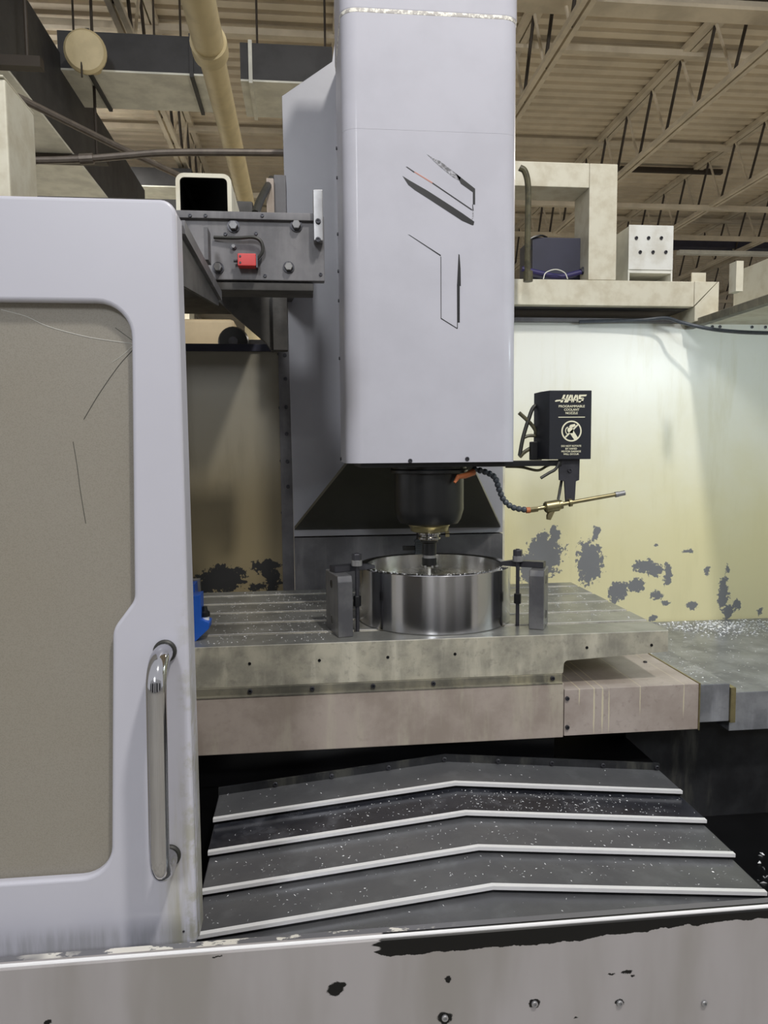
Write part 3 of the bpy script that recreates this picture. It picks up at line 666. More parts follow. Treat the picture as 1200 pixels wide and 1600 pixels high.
# skin with rounded edges
ins = .005
outer_i = poly_round([(-1.12+ins, top-ins), (xR-ins, top-ins), (xR-.002-ins, bot+ins), (-1.12+ins, bot+ins)], [.02, .014, .004, .004], 6)
put('door_panel', curve_plate([outer_i, winR], .0025, ins, YD+.0075), 'door_paint', door)
put('edge_return', B(xR-.006, xR-.001, YD+.012, YD+.05, bot+.004, top-.012, bev=.001), 'door_paint', door)
wp = bm_new(); v_ = [(wl-.02, W[0].z+.02), (W[0].x+.02, W[0].z+.02), (W[1].x+.02, W[3].z-.02), (wl-.02, W[3].z-.02)]
prism(wp, v_, 'y', YD+.0155, YD+.021)
pane = put('window_pane', wp, 'window', door, 'hazy scratched window pane')
def crack(pts, r, m):
    put('crack', tube(bm_new(), bez([aY(x_, y_, YD+.0153) for x_, y_ in pts], 4), r, 5), m, pane)
crack([(2, 484), (40, 494), (75, 510), (130, 525), (170, 532), (208, 537)], .0004, 'crack'); crack([(208, 546), (185, 572), (155, 615), (131, 655)], .0005, 'crack_dark')
crack([(180, 512), (195, 523), (207, 532)], .0004, 'crack_dark'); crack([(114, 690), (120, 725), (126, 770), (134, 818)], .0004, 'crack_dark'); crack([(208, 540), (190, 556), (175, 566)], .0003, 'crack')
# handle
hT, hB = aY(258, 1017, YD), aY(265, 1336, YD)
yo = YD-.063
rf = .034
hpts = [hT] + [Vector((hT.x, yo+rf-rf*math.sin(a_), hT.z-rf+rf*math.cos(a_))) for a_ in [rad(90*i/10) for i in range(11)]]
hpts += [Vector((hB.x, yo+rf-rf*math.cos(a_), hB.z+rf-rf*math.sin(a_))) for a_ in [rad(90*i/10) for i in range(11)]] + [hB]
hd = put('handle', tube(bm_new(), hpts, .0122, 20), 'chrome', door, 'polished chrome grab handle')
for q in (hT, hB): put('handle_mount', lathe(bm_new(), [(0, 0), (.0148, 0), (.0148, .003), (.0128, .005), (0, .005)], (q.x, YD, q.z), (0, -1, 0), 24), 'rubber', hd)
q = aY(287, 1455, YD); screw('screw', (q.x, YD, q.z), .0015, door)

# ================================================================= SPINDLE HEAD
YH = 1.98; YHB = 2.285
xL, xH = .110, .578
head = thing('spindle_head', 'tall pale grey spindle head cover of the milling machine', 'spindle head', ((xL+xH)/2, 2.12, 1.337))
def head_shell(z0, z1, g=0.0, bev=.0015):
    pr_ = poly_round([(xL+g, YH+g), (xH-g, YH+g), (xH-g, YHB), (xL+g, YHB)], [.042, .042, .004, .004], 12)
    return prism(bm_new(), pr_, 'z', z0, z1, bev, 2)
zs = aY(675, 205, YH).z; zt = aY(675, 20, YH).z
cov = put('cover', head_shell(1.337, zs, 0, .0003), 'paint', head)
put('upper_cover', head_shell(zs+.0002, zt, 0.0, .0003), 'paint', head); put('top_cap', head_shell(zt+.001, zt+.35, -.002, .004), 'paint', head)
# weathered weld line round the cap
k = NT('flaked_seam'); f, _ = k.noise(70, 5, .65); M['flaked'] = k.out(k.mix(k.ramp(f, .45, .56), lin((176, 172, 168)), lin((240, 238, 228))), .5)
pr_ = poly_round([(xL-.001, YH-.001), (xH+.001, YH-.001), (xH+.001, YHB), (xL-.001, YHB)], [.042, .042, .004, .004], 12)
put('seam_bead', prism(bm_new(), pr_, 'z', zt-.008, zt+.009, .003, 2), 'flaked', head)
put('carriage', B(.135, .55, YHB+.001, 2.698, 1.40, 2.7, bev=.003), 'paint_dark', head)
for x_, y_ in ((641, 720), (730, 717)):
    q = aY(x_, y_, YH); screw('screw', (q.x, YH, q.z), .006, cov, h=.003)
for y_ in (717, 560, 470, 424, 366, 278, 232):
    q = aY(533, y_, 2.25); screw('screw', (xL, 2.25, q.z), .005, cov, axis=(-1, 0, 0), h=.004)
# worn printed logo lines
def decal(pts, m, par=cov):
    prism_b = prism(bm_new(), [(aY(x_, y_, YH).x, aY(x_, y_, YH).z) for x_, y_ in pts], 'y', YH-.0006, YH+.0004); put('printed_line', prism_b, m, par)
def logo(pts, m): decal([(600+x_/5, 220+y_/5) for x_, y_ in pts], m)
logo([(145, 275), (200, 310), (340, 390), (480, 480), (610, 565), (705, 632), (700, 658), (690, 660), (610, 625), (480, 540), (350, 455), (240, 385), (190, 345)], 'ink')
logo([(335, 105), (375, 130), (370, 140)], 'ink_soft'); logo([(372, 132), (440, 160), (600, 285), (590, 312), (540, 285), (440, 205), (380, 150)], 'ink_soft')
logo([(560, 255), (712, 375), (712, 498), (694, 498), (694, 402), (600, 335)], 'ink')
logo([(170, 203), (182, 203), (240, 243), (235, 250)], 'ink'); logo([(235, 246), (240, 240), (380, 325), (376, 334)], 'red_faint'); logo([(376, 334), (380, 326), (690, 537), (686, 545)], 'ink')
logo([(690, 498), (695, 498), (700, 545), (692, 550)], 'ink'); logo([(692, 550), (699, 548), (700, 600), (684, 620), (690, 600)], 'ink_soft')
logo([(188, 732), (200, 735), (445, 893), (442, 902)], 'ink'); logo([(442, 905), (447, 905), (448, 1390), (443, 1390)], 'ink'); logo([(443, 1390), (448, 1385), (574, 1464), (572, 1470)], 'ink')
logo([(570, 1125), (592, 1135), (592, 1420), (576, 1420), (576, 1466), (571, 1466)], 'ink'); logo([(582, 885), (590, 890), (598, 1000), (600, 1135), (570, 1130)], 'ink')
# spindle cartridge
SX, SY = .357, 2.12
ca = put('cartridge', lathe(bm_new(), [(0, 1.42), (.108, 1.42), (.108, 1.318), (.112, 1.314), (.112, 1.306), (.100, 1.304), (.100, 1.20), (.092, 1.172), (.084, 1.160), (.06, 1.155), (0, 1.155)], (SX, SY, 0), n=56), 'black', head, 'oily black spindle cartridge')
put('nose_ring', lathe(bm_new(), [(0, 1.16), (.058, 1.16), (.060, 1.152), (.056, 1.146), (.054, 1.137), (.045, 1.133), (0, 1.133)], (SX, SY, 0), n=48), 'brass', head)
for k_ in range(3): put('drive_key', B(SX+.046, SX+.058, SY-.012+.004*k_, SY-.006+.004*k_, 1.118+.01*k_, 1.126+.01*k_, bev=.001), 'brass', head)
q = aY(716, 745, 2.03)
nz = put('air_nozzle', tube(bm_new(), [q+Vector((.05, .03, .012)), q+Vector((.02, .01, .002)), q, q+Vector((-.012, -.006, -.016))], [.010, .008, .007, .004], 10), 'copper', head, 'orange nozzle tip')
put('motor_plate', B(.15, .55, 2.0, 2.27, 1.325, 1.336), 'black', head)
# tool holder
tl = thing('tool_holder', 'dark collet tool holder with a thin cutter in the spindle', 'tool', (SX, SY, 1.01))
put('flange', lathe(bm_new(), [(0, 1.134), (.030, 1.134), (.033, 1.131), (.033, 1.127), (.028, 1.124), (.028, 1.121), (.033, 1.118), (.033, 1.113), (.030, 1.110), (0, 1.110)], (SX, SY, 0), n=40), 'chrome', tl)
put('body', lathe(bm_new(), [(0, 1.111), (.026, 1.111), (.026, 1.104), (.0205, 1.100), (.0205, 1.066), (0, 1.066)], (SX, SY, 0), n=32), 'black', tl)
put('collar', lathe(bm_new(), [(0, 1.066), (.019, 1.066), (.019, 1.057), (0, 1.057)], (SX, SY, 0), n=32), 'steel', tl)
bm = lathe(bm_new(), [(0, 1.058), (.0215, 1.057), (.0215, 1.036), (.017, 1.032), (0, 1.032)], (SX, SY, 0), n=32); nt = put('collet_nut', bm, 'black', tl)
for i in range(6):
    a_ = rad(60*i-75); put('notch_key', B(SX+.0205*math.cos(a_)-.003, SX+.0205*math.cos(a_)+.003, SY+.0205*math.sin(a_)-.003, SY+.0205*math.sin(a_)+.003, 1.030, 1.036), 'steel', nt)
put('cutter', lathe(bm_new(), [(0, 1.034), (.0045, 1.034), (.0045, 1.0), (.003, .9975), (0, .9975)], (SX, SY, 0), n=16), 'steel_bright', tl)
# small ribbed nozzle behind the holder
q = aY(654, 855, 2.3)
rb = thing('ribbed_fitting', 'small ribbed grey fitting behind the tool holder', 'fitting', q)
for i in range(7): put('rib', B(q.x-.011, q.x+.011, 2.295, 2.315, q.z-.022+.0065*i, q.z-.018+.0065*i), 'hose', rb)
put('core', B(q.x-.009, q.x+.010, 2.297, 2.313, q.z-.022, q.z+.025), 'hose', rb); put('arm', B(q.x-.05, q.x-.010, 2.302, 2.312, q.z-.010, q.z+.004, bev=.002), 'black', rb); put('stem', tube(bm_new(), [(q.x, 2.306, q.z+.02), (q.x, 2.306, 1.33)], .006, 8), 'black', rb)

# ================================================================= COOLANT NOZZLE UNIT
YC = 2.10
a, b = aY(858, 718, YC), aY(924.5, 610, YC)
cn = thing('coolant_nozzle', 'black programmable coolant nozzle unit right of the head', 'coolant nozzle', ((a.x+b.x)/2, YC+.06, a.z))
ch = .024
cb = put('housing', prism(bm_new(), [(a.x, YC), (b.x, YC), (b.x, YC+.11), (a.x-.012, YC+.11), (a.x-.012, YC+.05)], 'z', a.z, b.z, .0015, 2), 'box_black', cn)
cxm = aY(893, 660, YC).x
def pz(y_): return aY(893, y_, YC).z
YT = YC-.0004
# logo drawn as slanted strokes
def stroke(pts, n='logo_stroke'):
    put(n, prism(bm_new(), [(aY(820+x_*.15, 600+y_*.15, YC).x, aY(820+x_*.15, 600+y_*.15, YC).z) for x_, y_ in pts], 'y', YC-.0009, YC+.0003), 'white_ink', cb)
stroke([(312, 176), (330, 166), (372, 163), (378, 176), (318, 185)]); stroke([(402, 112), (424, 112), (392, 192), (368, 192)]); stroke([(378, 160), (430, 148), (436, 156), (380, 170)]); stroke([(440, 112), (458, 112), (428, 192), (408, 192)])
stroke([(470, 112), (492, 112), (448, 192), (428, 192)]); stroke([(484, 112), (500, 112), (500, 192), (482, 192)]); stroke([(462, 160), (486, 160), (486, 172), (456, 172)])
stroke([(524, 112), (546, 112), (506, 192), (488, 192)]); stroke([(538, 112), (552, 112), (556, 192), (538, 192)]); stroke([(516, 160), (542, 160), (542, 172), (512, 172)])
stroke([(566, 112), (646, 110), (636, 128), (586, 130), (580, 142), (558, 142)]); stroke([(562, 142), (612, 142), (604, 158), (556, 158)]); stroke([(596, 150), (616, 150), (600, 192), (580, 192)]); stroke([(548, 178), (606, 176), (600, 192), (544, 192)])
for s_, y_, h_, w_ in (('PROGRAMMABLE', 635, .0095, 43), ('COOLANT', 640.3, .0095, 25), ('NOZZLE', 645.6, .0095, 20), ('DO NOT ROTATE', 697, .0075, 33), ('BY HAND', 701.2, .0075, 19), ('MOTOR DAMAGE', 705.4, .0075, 32.5), ('WILL OCCUR', 709.6, .0075, 26)):
    put('lettering', text_mesh(s_, h_, (cxm-.0005, YT-.0004, pz(y_)), w_*YC/F_PX), 'white_ink', cb)
put('divider_line', B(cxm-.040, cxm+.040, YC-.0009, YC+.0003, pz(652.4), pz(651.2)), 'white_ink', cb)
cc = Vector((cxm, YC, pz(673.6))); ro = .0305
put('prohibition_ring', lathe(bm_new(), [(ro, 0), (ro, .0009), (ro-.004, .0009), (ro-.004, 0)], (cc.x, YC, cc.z), (0, -1, 0), 48), 'white_ink', cb)
dv = Vector((1, 0, 1)).normalized(); nv = Vector((1, 0, -1)).normalized()
def quad(pts, n): put(n, prism(bm_new(), [(cc.x+p[0], cc.z+p[1]) for p in pts], 'y', YC-.0009, YC+.0003), 'white_ink', cb)
quad([(-.020, -.0165), (-.017, -.0195), (.020, .0165), (.017, .0195)], 'prohibition_slash')
# hand turning symbol: arm and fingers
quad([(.004, .004), (-.006, -.005), (.010, -.027), (.020, -.020)], 'hand_symbol'); quad([(-.012, .008), (-.002, .012), (.006, .006), (.004, -.006), (-.006, -.006), (-.012, .0)], 'hand_symbol')
quad([(-.008, .012), (-.004, .018), (.010, .021), (.012, .015), (.002, .010)], 'hand_symbol')
bm = bm_new(); tube(bm, [(cc.x-.010-.010*math.cos(t_)+.002, YC-.0004, cc.z+.001+.011*math.sin(t_)) for t_ in [rad(d) for d in range(-70, 75, 12)]], .0017, 5); put('turn_arrow', bm, 'white_ink', cb)
# carrying arm, bracket
put('arm', B(aY(738, 724, YC).x, aY(880, 724, YC).x, YC+.01, YC+.045, aY(800, 729, YC).z, aY(800, 720, YC).z, bev=.002), 'black', cn)
put('bracket', prism(bm_new(), [(aY(x_, y_, YC+.02).x, aY(x_, y_, YC+.02).z) for x_, y_ in ((872, 717), (905, 717), (904, 750), (899, 752), (897, 786), (883, 786), (881, 752), (873, 750))], 'y', YC+.014, YC+.022, .001), 'steel_dark', cn)
q = aY(890, 735, YC+.014); screw('bolt', (q.x, YC+.014, q.z), .007, cn)
put('side_lug', B(aY(828, 714, YC+.08).x, aY(846, 714, YC+.08).x, YC+.07, YC+.09, aY(836, 719, YC+.08).z, aY(836, 690, YC+.08).z, bev=.003), 'black', cn)
# nozzle pipe
YN = YC+.005
A0, A1 = aY(832, 796, YN), aY(976, 770, YN); dr = (A1-A0).normalized()
np_ = put('nozzle_pipe', tube(bm_new(), [aY(838, 795, YN), aY(968, 771.5, YN)], .0062, 14), 'brass', cn, 'brass nozzle pipe')
put('pipe_tip', tube(bm_new(), [aY(961, 773, YN), aY(966, 772, YN), aY(966.5, 772, YN), aY(976, 770, YN)], [.0085, .0085, .0075, .0075], 14), 'steel', np_)
put('pipe_clamp', lathe(bm_new(), [(.0068, -.004), (.0115, -.004), (.0115, .004), (.0068, .004)], aY(891, 785.5, YN), dr, 18, closed=True), 'brass', np_)
vb_ = put('valve_body', tube(bm_new(), [aY(851, 793, YN), aY(853, 792.6, YN), aY(872, 789.5, YN), aY(874, 789, YN), aY(878, 788, YN)], [.0135, .0175, .0175, .0135, .0135], 18), 'brass', cn)
put('valve_port', tube(bm_new(), [aY(863, 795, YN), aY(858, 807, YN), aY(857, 812, YN)], [.010, .009, .0065], 12), 'brass', vb_)
put('adapter', tube(bm_new(), [aY(828, 797, YN), aY(840, 795.5, YN)], .0085, 6), 'brass', cn); put('orange_collar', tube(bm_new(), [aY(822, 797.3, YN), aY(828, 797, YN)], .009, 14), 'copper', cn)
put('drain_hose', tube(bm_new(), bez([aY(877, 722, YC+.04), aY(878, 745, YC+.04), aY(875, 765, YC+.03), aY(872, 782, YC+.012)], 6), .0045, 8), 'rubber', cn)
put('stub_hose', tube(bm_new(), bez([aY(874, 722, YC), aY(868, 733, YC), aY(858, 739, YC), aY(845, 747, YC)], 6), .0045, 8), 'rubber', cn)
# segmented coolant hose
hp = bez([aY(738, 733, 2.07), aY(757, 737, 2.07), aY(773, 746, 2.08), aY(780, 765, 2.09), aY(788, 782, 2.1), aY(802, 793, YN), aY(823, 797, YN)], 10)
sh = thing('segmented_hose', 'blue-grey segmented coolant hose hooking from head to nozzle', 'hose', hp[0])
bl = [0.0]
for i in range(1, len(hp)): bl.append(bl[-1]+(hp[i]-hp[i-1]).length)
nseg = 15
seg_me = None
for i in range(nseg):
    s_ = bl[-1]*(i+.5)/nseg; j = max(1, next(j_ for j_ in range(len(bl)) if bl[j_] >= s_)); t_ = (s_-bl[j-1])/(bl[j]-bl[j-1]+1e-9)
    p = hp[j-1].lerp(hp[j], t_); d_ = (hp[j]-hp[j-1]).normalized(); h_ = bl[-1]/nseg
    if seg_me is None:
        seg_me = to_mesh('segment', lathe(bm_new(), [(.003, -.62*h_), (.0062, -.5*h_), (.0088, -.2*h_), (.0088, .15*h_), (.0062, .35*h_), (.0045, .62*h_)], (0, 0, 0), n=14)); seg_me.materials.append(M['hose'])
    o = bpy.data.objects.new('segment', seg_me); COL.objects.link(o); o.parent = sh; o.location = p-hp[0]; o.rotation_mode = 'QUATERNION'; o.rotation_quaternion = Vector((0, 0, 1)).rotation_difference(d_)
# cables behind the unit
for pts, r_, m_, lb in (([(846, 633), (834, 636), (826, 655), (817, 685), (812, 712)], .0062, 'rubber', 'thick black cable bowing down left of the coolant box'), ([(811, 645), (822, 655), (834, 668), (845, 690)], .0058, 'cable', 'oily tan cable slanting behind the coolant box'),
                        ([(818, 684), (826, 681), (836, 681), (848, 684)], .005, 'cable', 'short cable arching level behind the coolant box'), ([(812, 714), (820, 706), (834, 697), (848, 684)], .006, 'cable', 'oily cable rising toward the coolant box foot'),
                        ([(790, 729), (815, 730), (840, 735), (855, 728), (870, 722)], .004, 'cable', 'thin cable drooping under the black arm')):
    pp = bez([aY(x_, y_, 2.19 if y_ < 720 else 2.14) for x_, y_ in pts], 6); solo('cable', tube(bm_new(), pp, r_, 8), m_, lb, 'cable', 'cables by the coolant unit')

# ================================================================= WORKTABLE
T0, T1 = -1.0, .967
YF, YB, ZTB = 1.868, 2.607, .88
tb = thing('worktable', 'stained cast-iron worktable with lengthwise T-slots', 'table', (.1, 2.2, .774))
slots = [1.982+.1365*i for i in range(5)]; sw = .009
prof = [(YF, .822), (YF, ZTB-.0015), (YF+.0015, ZTB)]
for s_ in slots: prof += [(s_-sw, ZTB), (s_-sw, ZTB-.022), (s_-.016, ZTB-.022), (s_-.016, ZTB-.038), (s_+.016, ZTB-.038), (s_+.016, ZTB-.022), (s_+sw, ZTB-.022), (s_+sw, ZTB)]
prof += [(YB-.002, ZTB), (YB, ZTB-.002), (YB, .822)]
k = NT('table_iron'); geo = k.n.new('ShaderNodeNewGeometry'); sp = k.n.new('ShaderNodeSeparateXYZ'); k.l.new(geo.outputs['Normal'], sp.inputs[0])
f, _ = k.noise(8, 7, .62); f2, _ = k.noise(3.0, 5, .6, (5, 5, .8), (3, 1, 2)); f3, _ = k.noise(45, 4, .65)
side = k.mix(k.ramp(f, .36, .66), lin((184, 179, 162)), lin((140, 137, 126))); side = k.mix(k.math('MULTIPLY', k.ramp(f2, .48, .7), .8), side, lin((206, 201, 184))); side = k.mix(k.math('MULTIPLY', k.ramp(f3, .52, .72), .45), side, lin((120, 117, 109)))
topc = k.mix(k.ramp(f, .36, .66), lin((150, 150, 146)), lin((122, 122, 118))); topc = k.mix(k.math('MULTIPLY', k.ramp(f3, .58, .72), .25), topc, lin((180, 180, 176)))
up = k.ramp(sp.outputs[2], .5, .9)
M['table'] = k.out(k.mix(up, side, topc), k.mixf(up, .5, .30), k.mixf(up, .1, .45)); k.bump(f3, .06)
ttop = put('slotted_top', prism(bm_new(), prof, 'x', T0, T1), 'table', tb)
for p in ttop.data.polygons: p.use_smooth = False
for s_ in slots:
    put('slot_highlight', prism(bm_new(), [(s_+sw-.0002, ZTB-.003), (s_+sw+.0032, ZTB+.0004), (s_+sw+.0032, ZTB-.001), (s_+sw+.0012, ZTB-.003)], 'x', T0, T1-.002), 'steel_bright', tb)  # bright strips paint the highlight along each slot's far edge
xn = aY(880, 1040, YF).x
und = poly_round([(T0, .774), (xn, .774), (xn+.002, .808), (T1, .822), (T0, .822)], [0, .004, .012, 0, 0], 5)
put('table_body', prism(bm_new(), und, 'y', YF, YB), 'table', tb)
for x_, y_ in ((390, 1037), (499, 1032), (606, 1027), (711, 1022), (917, 1012), (1018, 1008)):
    q = aY(x_, y_, YF); put('tapped_hole', lathe(bm_new(), [(0, 0), (.0042, 0), (.0036, .0015), (0, .0005)], (q.x, YF, q.z), (0, -1, 0), 12), 'pit', tb)
# saddle with cover strips
sd = thing('saddle', 'brownish sheet-metal saddle cover under the worktable', 'saddle', (.1, 2.2, .5))
ls = put('ledge_strip', B(-.5, xn-.004, YF-.006, YF+.02, .752, .7735, bev=.0015), 'iron', sd)
put('front_cover', B(-.5, xn-.002, YF-.014, YF+.004, .603, .7515, bev=.003), 'saddle', sd)
put('front_cover_lip', B(-.5, xn-.006, YF-.016, YF-.004, .7505, .7545, bev=.001), 'iron', sd)
put('core', B(-.5, xn-.012, YF+.03, 2.58, .50, .772), 'pit', sd)
for x_, y_ in ((391, 1090), (488, 1084), (583, 1079), (677, 1074), (863, 1067)):
    q = aY(x_, y_, YF-.006); screw('screw', (q.x, YF-.006, .764), .0062, ls, h=.006)
# telescoping X covers at the right
xc = thing('telescoping_cover', 'telescoping sheet-metal way cover right of the worktable', 'way cover', (1.3, 2.3, .55))
c1 = put('cover_section', B(xn, 1.052, YF-.012, 2.84, .606, .733, bev=.002), 'drip_cover', xc)
put('edge_trim', B(1.052, 1.0555, YF-.014, 2.84, .604, .735), 'brass', xc)
c2 = put('cover_section', B(1.0556, 1.196, 1.945, 2.84, .588, .699, bev=.003), 'cover_paint', xc)
put('edge_trim', B(1.196, 1.212, 1.94, 1.98, .585, .688, bev=.001), 'brass', xc)
c3 = put('cover_section', B(1.2125, 2.04, 1.972, 2.84, .548, .662, bev=.002), 'cover_paint', xc)
for x_, y_ in ((886, 1091), (886, 1136)):
    q = aY(x_, y_, YF-.012); screw('screw', (q.x, YF-.012, q.z), .006, c1, h=.006)
q = aY(1007, 1035, .0) if False else aZ(1008, 1035, .733); screw('screw', (q.x, q.y, .733), .006, c1, axis=(0, 0, 1), h=.004)

# ================================================================= CHEVRON WAY COVER
wc = thing('chevron_way_cover', 'stepped roof-shaped steel way cover with bright wiper strips', 'way cover', (.352, 1.5, .2))
XC0 = .352; STEP = .0145
ends = [1.86] + [aZ(x_, y_, .56-STEP*i_).y for i_, (x_, y_) in enumerate(((712, 1222), (728, 1268), (747, 1322), (770, 1383)))] + [1.0]; drop = .056; hw0 = .583
def chev(bm, y0, y1, zr, th, hw, dz=0.0):
    pts = [(XC0-hw, zr-drop), (XC0, zr), (XC0+hw, zr-drop)]
    A = [bm.verts.new((p[0], y0, p[1])) for p in pts] + [bm.verts.new((p[0], y0, p[1]-th)) for p in pts[::-1]]
    C_ = [bm.verts.new((p[0], y1, p[1])) for p in pts] + [bm.verts.new((p[0], y1, p[1]-th)) for p in pts[::-1]]
    q = lambda *i: bm.faces.new(i)
    for i in range(6): q(A[i], A[(i+1) % 6], C_[(i+1) % 6], C_[i])
    for V in (A, C_): q(V[0], V[1], V[4], V[5]); q(V[1], V[2], V[3], V[4])
    return bm
for i in range(5):
    zr = 0.56-STEP*i; yf = ends[i+1]; hw = hw0-.003*i if False else hw0
    hwi = hw0 - .003*i
    sec = put('cover_section', chev(bm_new(), yf+.004, ends[0] if i == 0 else ends[i]+.05, zr, .0025, hwi), 'way_oil' if i == 1 else 'way', wc)
    if i < 4:
        put('wiper_strip', chev(bm_new(), yf-.005, yf+.006, zr+.0012, .0078, hwi+.001), 'steel_bright', sec)
        put('strip_shadow', chev(bm_new(), yf+.001, yf+.006, zr-.0067, .0072, hwi), 'pit', sec)  # black piece paints the shadow gap below the wiper strip
    for s_ in (-1, 1): put('side_skirt', B(XC0+s_*hwi-.0015, XC0+s_*hwi+.0015, yf+.006, ends[0] if i == 0 else ends[i]+.05, zr-drop-.06, zr-drop-.0005), 'steel_dark', sec)
rs = put('rear_strip', chev(bm_new(), 1.84, 1.848, .578, .022, .585), 'basewall', wc)
for x_, y_ in ((430, 1213), (518, 1200), (607, 1188), (694, 1174), (778, 1178), (862, 1180), (942, 1184), (1026, 1190)):
    q = aY(x_, y_, 1.84); screw('bolt', (q.x, 1.84, .578-drop*abs(q.x-XC0)/.585-.010), .0062, rs, h=.005)

# ================================================================= WORKPIECE, CLAMPS
RX, RY = .370, 2.118; r1, r2 = .2215, .1985; zt_ = 1.040
ring = thing('ring_workpiece', 'large turned aluminium ring workpiece clamped on the table', 'workpiece', (RX, RY, .88))
put('ring_wall', lathe(bm_new(), [(r2, .881), (r1-.002, .8805), (r1, .883), (r1, zt_-.0015), (r1-.0015, zt_), (r2+.0015, zt_), (r2, zt_-.0015)], (RX, RY, 0), n=128, closed=True), 'turned', ring)
put('web_disc', lathe(bm_new(), [(0, .985), (r2-.0005, .985), (r2-.0005, .9965), (0, .9965)], (RX, RY, 0), n=96), 'wetface', ring)
bm = bm_new()
for i in range(160):      # curled burr chips along the near rim
    a_ = rad(R.uniform(180, 360)); r_ = R.uniform(r2, r1-.001); c_ = Vector((RX+r_*math.cos(a_), RY+r_*math.sin(a_), zt_))
    s_ = R.uniform(.001, .0035); v_ = [bm.verts.new(c_+Vector((R.uniform(-1, 1)*s_, R.uniform(-1, 1)*s_, R.uniform(0, 1.1)*s_))) for _ in range(4)]
    for t3 in ((0, 1, 2), (0, 1, 3), (1, 2, 3), (0, 2, 3)): bm.faces.new([v_[j] for j in t3])
o = put('rim_chips', bm, 'chip', ring); o['kind'] = 'stuff'

def rotz(a): return Matrix.Rotation(a, 3, 'Z')
def local(o_, a_):
    c_, s_ = math.cos(a_), math.sin(a_)
    return lambda x, y, z: Vector((o_[0]+x*c_-y*s_, o_[1]+x*s_+y*c_, z))
def riser(label, F, ang, wd, ln, h, holes_side, mat):
    """block standing on the table; F = near front-left corner"""
    t = thing('riser_block', label, 'riser block', (F[0], F[1], .88), 'clamp riser blocks')
    L_ = local(F, ang); bm = bm_new()
    zt2 = .88+h; cf = .010
    pts = [(0, 0, .8802), (wd, 0, .8802), (wd, ln, .8802), (0, ln, .8802)]
    lo = [bm.verts.new(L_(*p)) for p in pts]; mi = [bm.verts.new(L_(0, 0, zt2-cf*1.6)), bm.verts.new(L_(wd, 0, zt2-cf*1.6))]
    hi = [bm.verts.new(L_(0, cf*.6, zt2)), bm.verts.new(L_(wd, cf*.6, zt2)), bm.verts.new(L_(wd, ln, zt2)), bm.verts.new(L_(0, ln, zt2))]
    fs = [lo[::-1], [lo[0], lo[1], mi[1], mi[0]], [mi[0], mi[1], hi[1], hi[0]], hi, [lo[2], lo[3], hi[3], hi[2]], [lo[1], lo[2], hi[2], hi[1], mi[1]], [lo[3], lo[0], mi[0], hi[0], hi[3]]]
    F_ = [bm.faces.new(f_) for f_ in fs]; es = list({e for f_ in F_ for e in f_.edges}); bmesh.ops.bevel(bm, geom=es, offset=.0015, segments=1, affect='EDGES')
    put('block', bm, mat, t)
    sx = 0 if holes_side < 0 else wd
    ax = Vector((math.cos(ang), math.sin(ang), 0))*(1 if holes_side > 0 else -1)
    for z_ in (.035, h-.03):
        c_ = L_(sx, ln*.5, .88+z_); put('bore', lathe(bm_new(), [(.0115, .0006), (.0115, -.001), (.010, .0003), (0, .0003)], c_, ax, 20), 'pit', t)
        put('bore_chamfer', lathe(bm_new(), [(.0118, 0), (.0135, .0007), (.0118, .0009)], c_, ax, 20), 'steel', t)
    return t
rL = aZ(529, 997, .88); riser('dark steel riser block left of the ring', (rL.x, rL.y), rad(12), .040, .135, .163, -1, 'riser')
rR = aZ(826, 983, .88); riser('dark steel riser block right of the ring', (rR.x, rR.y), rad(-26), .040, .088, .163, 1, 'riser')
def strap(label, p0, p1, wd, zb, th, taper):
    p0 = Vector(p0); p1 = Vector(p1); d = (p1-p0); ln = d.length; ang = math.atan2(d.y, d.x); L_ = local((p0.x, p0.y), ang)
    bm = bm_new(); h = wd/2
    pts = [(0, -h), (ln*.72, -h), (ln, -h*taper), (ln, h*taper), (ln*.72, h), (0, h)]
    lo = [bm.verts.new(L_(x, y, zb)) for x, y in pts]; hi = [bm.verts.new(L_(x, y, zb+th*(1 if x < ln*.8 else .55))) for x, y in pts]
    F_ = [bm.faces.new(lo[::-1]), bm.faces.new(hi)] + [bm.faces.new((lo[i], lo[(i+1) % 6], hi[(i+1) % 6], hi[i])) for i in range(6)]
    bmesh.ops.bevel(bm, geom=list({e for f_ in F_ for e in f_.edges}), offset=.0015, segments=2, affect='EDGES')
    t = thing('strap_clamp', label, 'strap clamp', (p0.x, p0.y, zb), 'strap clamps'); put('strap', bm, 'steel_dark', t)
    return t
zb_ = zt_+.0035
cl0, cl1 = aZ(527, 887, zb_), aZ(573, 888, zb_)
LL = (cl0.x, cl0.y-.01), (cl1.x+.004, cl1.y+.02)
st = aZ(553, 985, .88)
strap('dark strap clamp bridging the left riser block and the ring', (rL.x-.012, rL.y+.075, 0), (RX-r1*.93+.022, RY-r1*.36, 0), .034, zb_, .017, .55)
strap('dark strap clamp bridging the right riser block and the ring', (rR.x+.055, rR.y+.035, 0), (RX+r1*.90-.022, RY-r1*.42+.01, 0), .034, zb_, .017, .35)
def stud(label, x, y, zc):
    t = thing('clamp_stud', label, 'stud', (x, y, .88), 'clamp studs')
    put('stud', tube(bm_new(), [(x, y, .86), (x, y, zb_+.052)], .0052, 12), 'steel_dark', t)
    cpl = put('coupling_nut', hexa(bm_new(), (x, y, zc), .0105, .028), 'black', t)
    put('washer', lathe(bm_new(), [(0, 0), (.0145, 0), (.0145, .014), (.012, .0155), (0, .0155)], (x, y, zb_+.0172), n=24), 'steel', t)
    put('hex_nut', hexa(bm_new(), (x, y, zb_+.0328), .0135, .017), 'steel_dark', t)
    return t
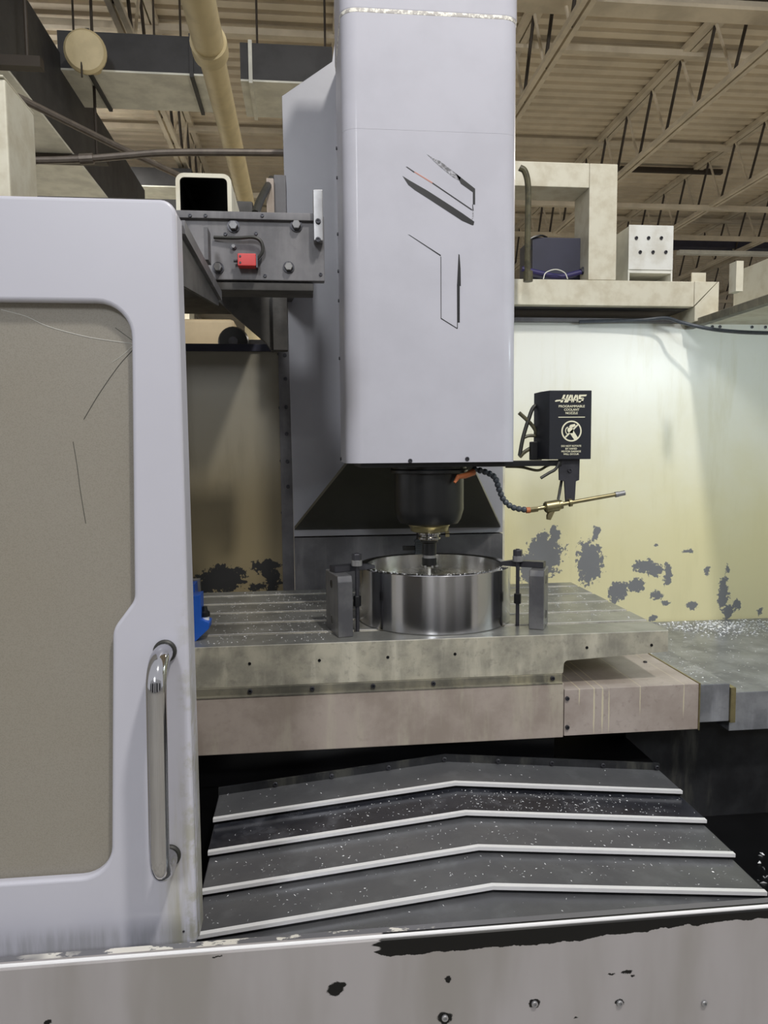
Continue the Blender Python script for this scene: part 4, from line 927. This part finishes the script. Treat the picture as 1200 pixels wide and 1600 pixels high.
sl = aZ(553, 984, .88); stud('threaded stud and nut through the left strap clamp', (rL.x+.055), rL.y+.068, .95)
sr = aZ(810, 978, .88); stud('threaded stud and nut through the right strap clamp', sr.x, sr.y+.01, .942)

# blue vise corner and small frame at left
q = aZ(316, 985, .88)
bv = thing('blue_fixture', 'blue clamping fixture at the left end of the table', 'fixture', (q.x, q.y, .88))
def pxz(l, Y): return [(aY(x_, y_, Y).x, aY(x_, y_, Y).z) for x_, y_ in l]
put('bracket', prism(bm_new(), pxz([(270, 935), (313, 930), (314, 968), (327, 974), (326, 983), (305, 1003), (270, 1010)], 1.93), 'y', 1.93, 1.99, .002), 'blue', bv)
put('upright', prism(bm_new(), pxz([(250, 918), (304, 913), (306, 948), (250, 958)], 2.2), 'y', 2.20, 2.26, .002), 'blue', bv)
put('frame_bar', prism(bm_new(), pxz([(270, 906), (312, 905), (313, 930), (308, 930), (307, 911), (270, 912)], 2.3), 'y', 2.30, 2.32, .001), 'steel', bv)
q2 = aY(320, 972, 1.96)
put('spacer', lathe(bm_new(), [(0, 0), (.012, 0), (.012, .016), (0, .016)], q2, n=20), 'steel_bright', bv); put('knob', lathe(bm_new(), [(0, .016), (.014, .016), (.014, .027), (.009, .031), (.007, .042), (0, .042)], q2, n=14), 'black', bv)

# ================================================================= CHIPS
def chips(name, label, gen, n, smin, smax, flat=.35, mat='chip'):
    bm = bm_new()
    for _ in range(n):
        c_ = gen(); s_ = R.uniform(smin, smax)**1.0
        a_ = R.uniform(0, 6.28); u = Vector((math.cos(a_), math.sin(a_), R.uniform(-.1, .3)))*s_; v = Vector((-math.sin(a_), math.cos(a_), R.uniform(-.1, .3)))*s_*R.uniform(.25, .6)
        v_ = [bm.verts.new(c_+p) for p in (-u, v, u, Vector((0, 0, s_*flat)))]
        for t3 in ((0, 1, 2), (0, 1, 3), (1, 2, 3), (0, 3, 2)): bm.faces.new([v_[j] for j in t3])
    o = put(name, bm, mat); tag(o, label, 'chips', kind='stuff'); return o
def on_chev(i):
    def g():
        x = XC0 + R.uniform(-.57, .57); y = R.uniform(ends[i+1]+.012, ends[i]-.01)
        if i == 1: x = XC0 + min(.57, R.triangular(-.57, .6, .3))
        return Vector((x, y, 0.56-STEP*i-drop*abs(x-XC0)/hw0+.0004))
    return g
for i, n_ in ((0, 50), (1, 420), (2, 230), (3, 170), (4, 110)):
    chips('metal_chips', ['sparse bright chips on the rearmost way cover section', 'dense bright chips on the dark wet way cover section', 'bright chips on the middle way cover section', 'bright chips on the second way cover section from the front', 'bright chips on the front way cover section'][i], on_chev(i), n_, .0012, .0034)
chips('metal_chips', 'fine bright chips scattered on the left end of the table', lambda: Vector((R.uniform(-.28, .06), R.uniform(1.89, 2.58), ZTB+.0004)), 520, .0012, .0036)
chips('metal_chips', 'pale chips on the right end of the table', lambda: Vector((R.uniform(.6, .95), R.uniform(2.0, 2.56), ZTB+.0004)), 260, .0015, .005, .25)
chips('metal_chips', 'heap of bright chips along the foot of the beige wall', lambda: Vector((R.triangular(1.32, 2.0, 1.6), R.triangular(2.55, 2.83, 2.78), .6635)), 700, .002, .007, .6)
chips('metal_chips', 'bright chips strewn on the grey telescoping cover', lambda: Vector((R.uniform(1.22, 1.8), R.uniform(1.99, 2.6), .6628)), 260, .001, .004)
chips('metal_chips', 'bright chips on the narrow second telescoping cover section', lambda: Vector((R.uniform(1.06, 1.19), R.uniform(1.96, 2.5), .6998)), 200, .001, .004)
chips('metal_chips', 'chips lying in the black trough at lower right', lambda: Vector((R.uniform(.98, 1.6), R.uniform(1.1, 1.86), .2355)), 500, .004, .012, .5)
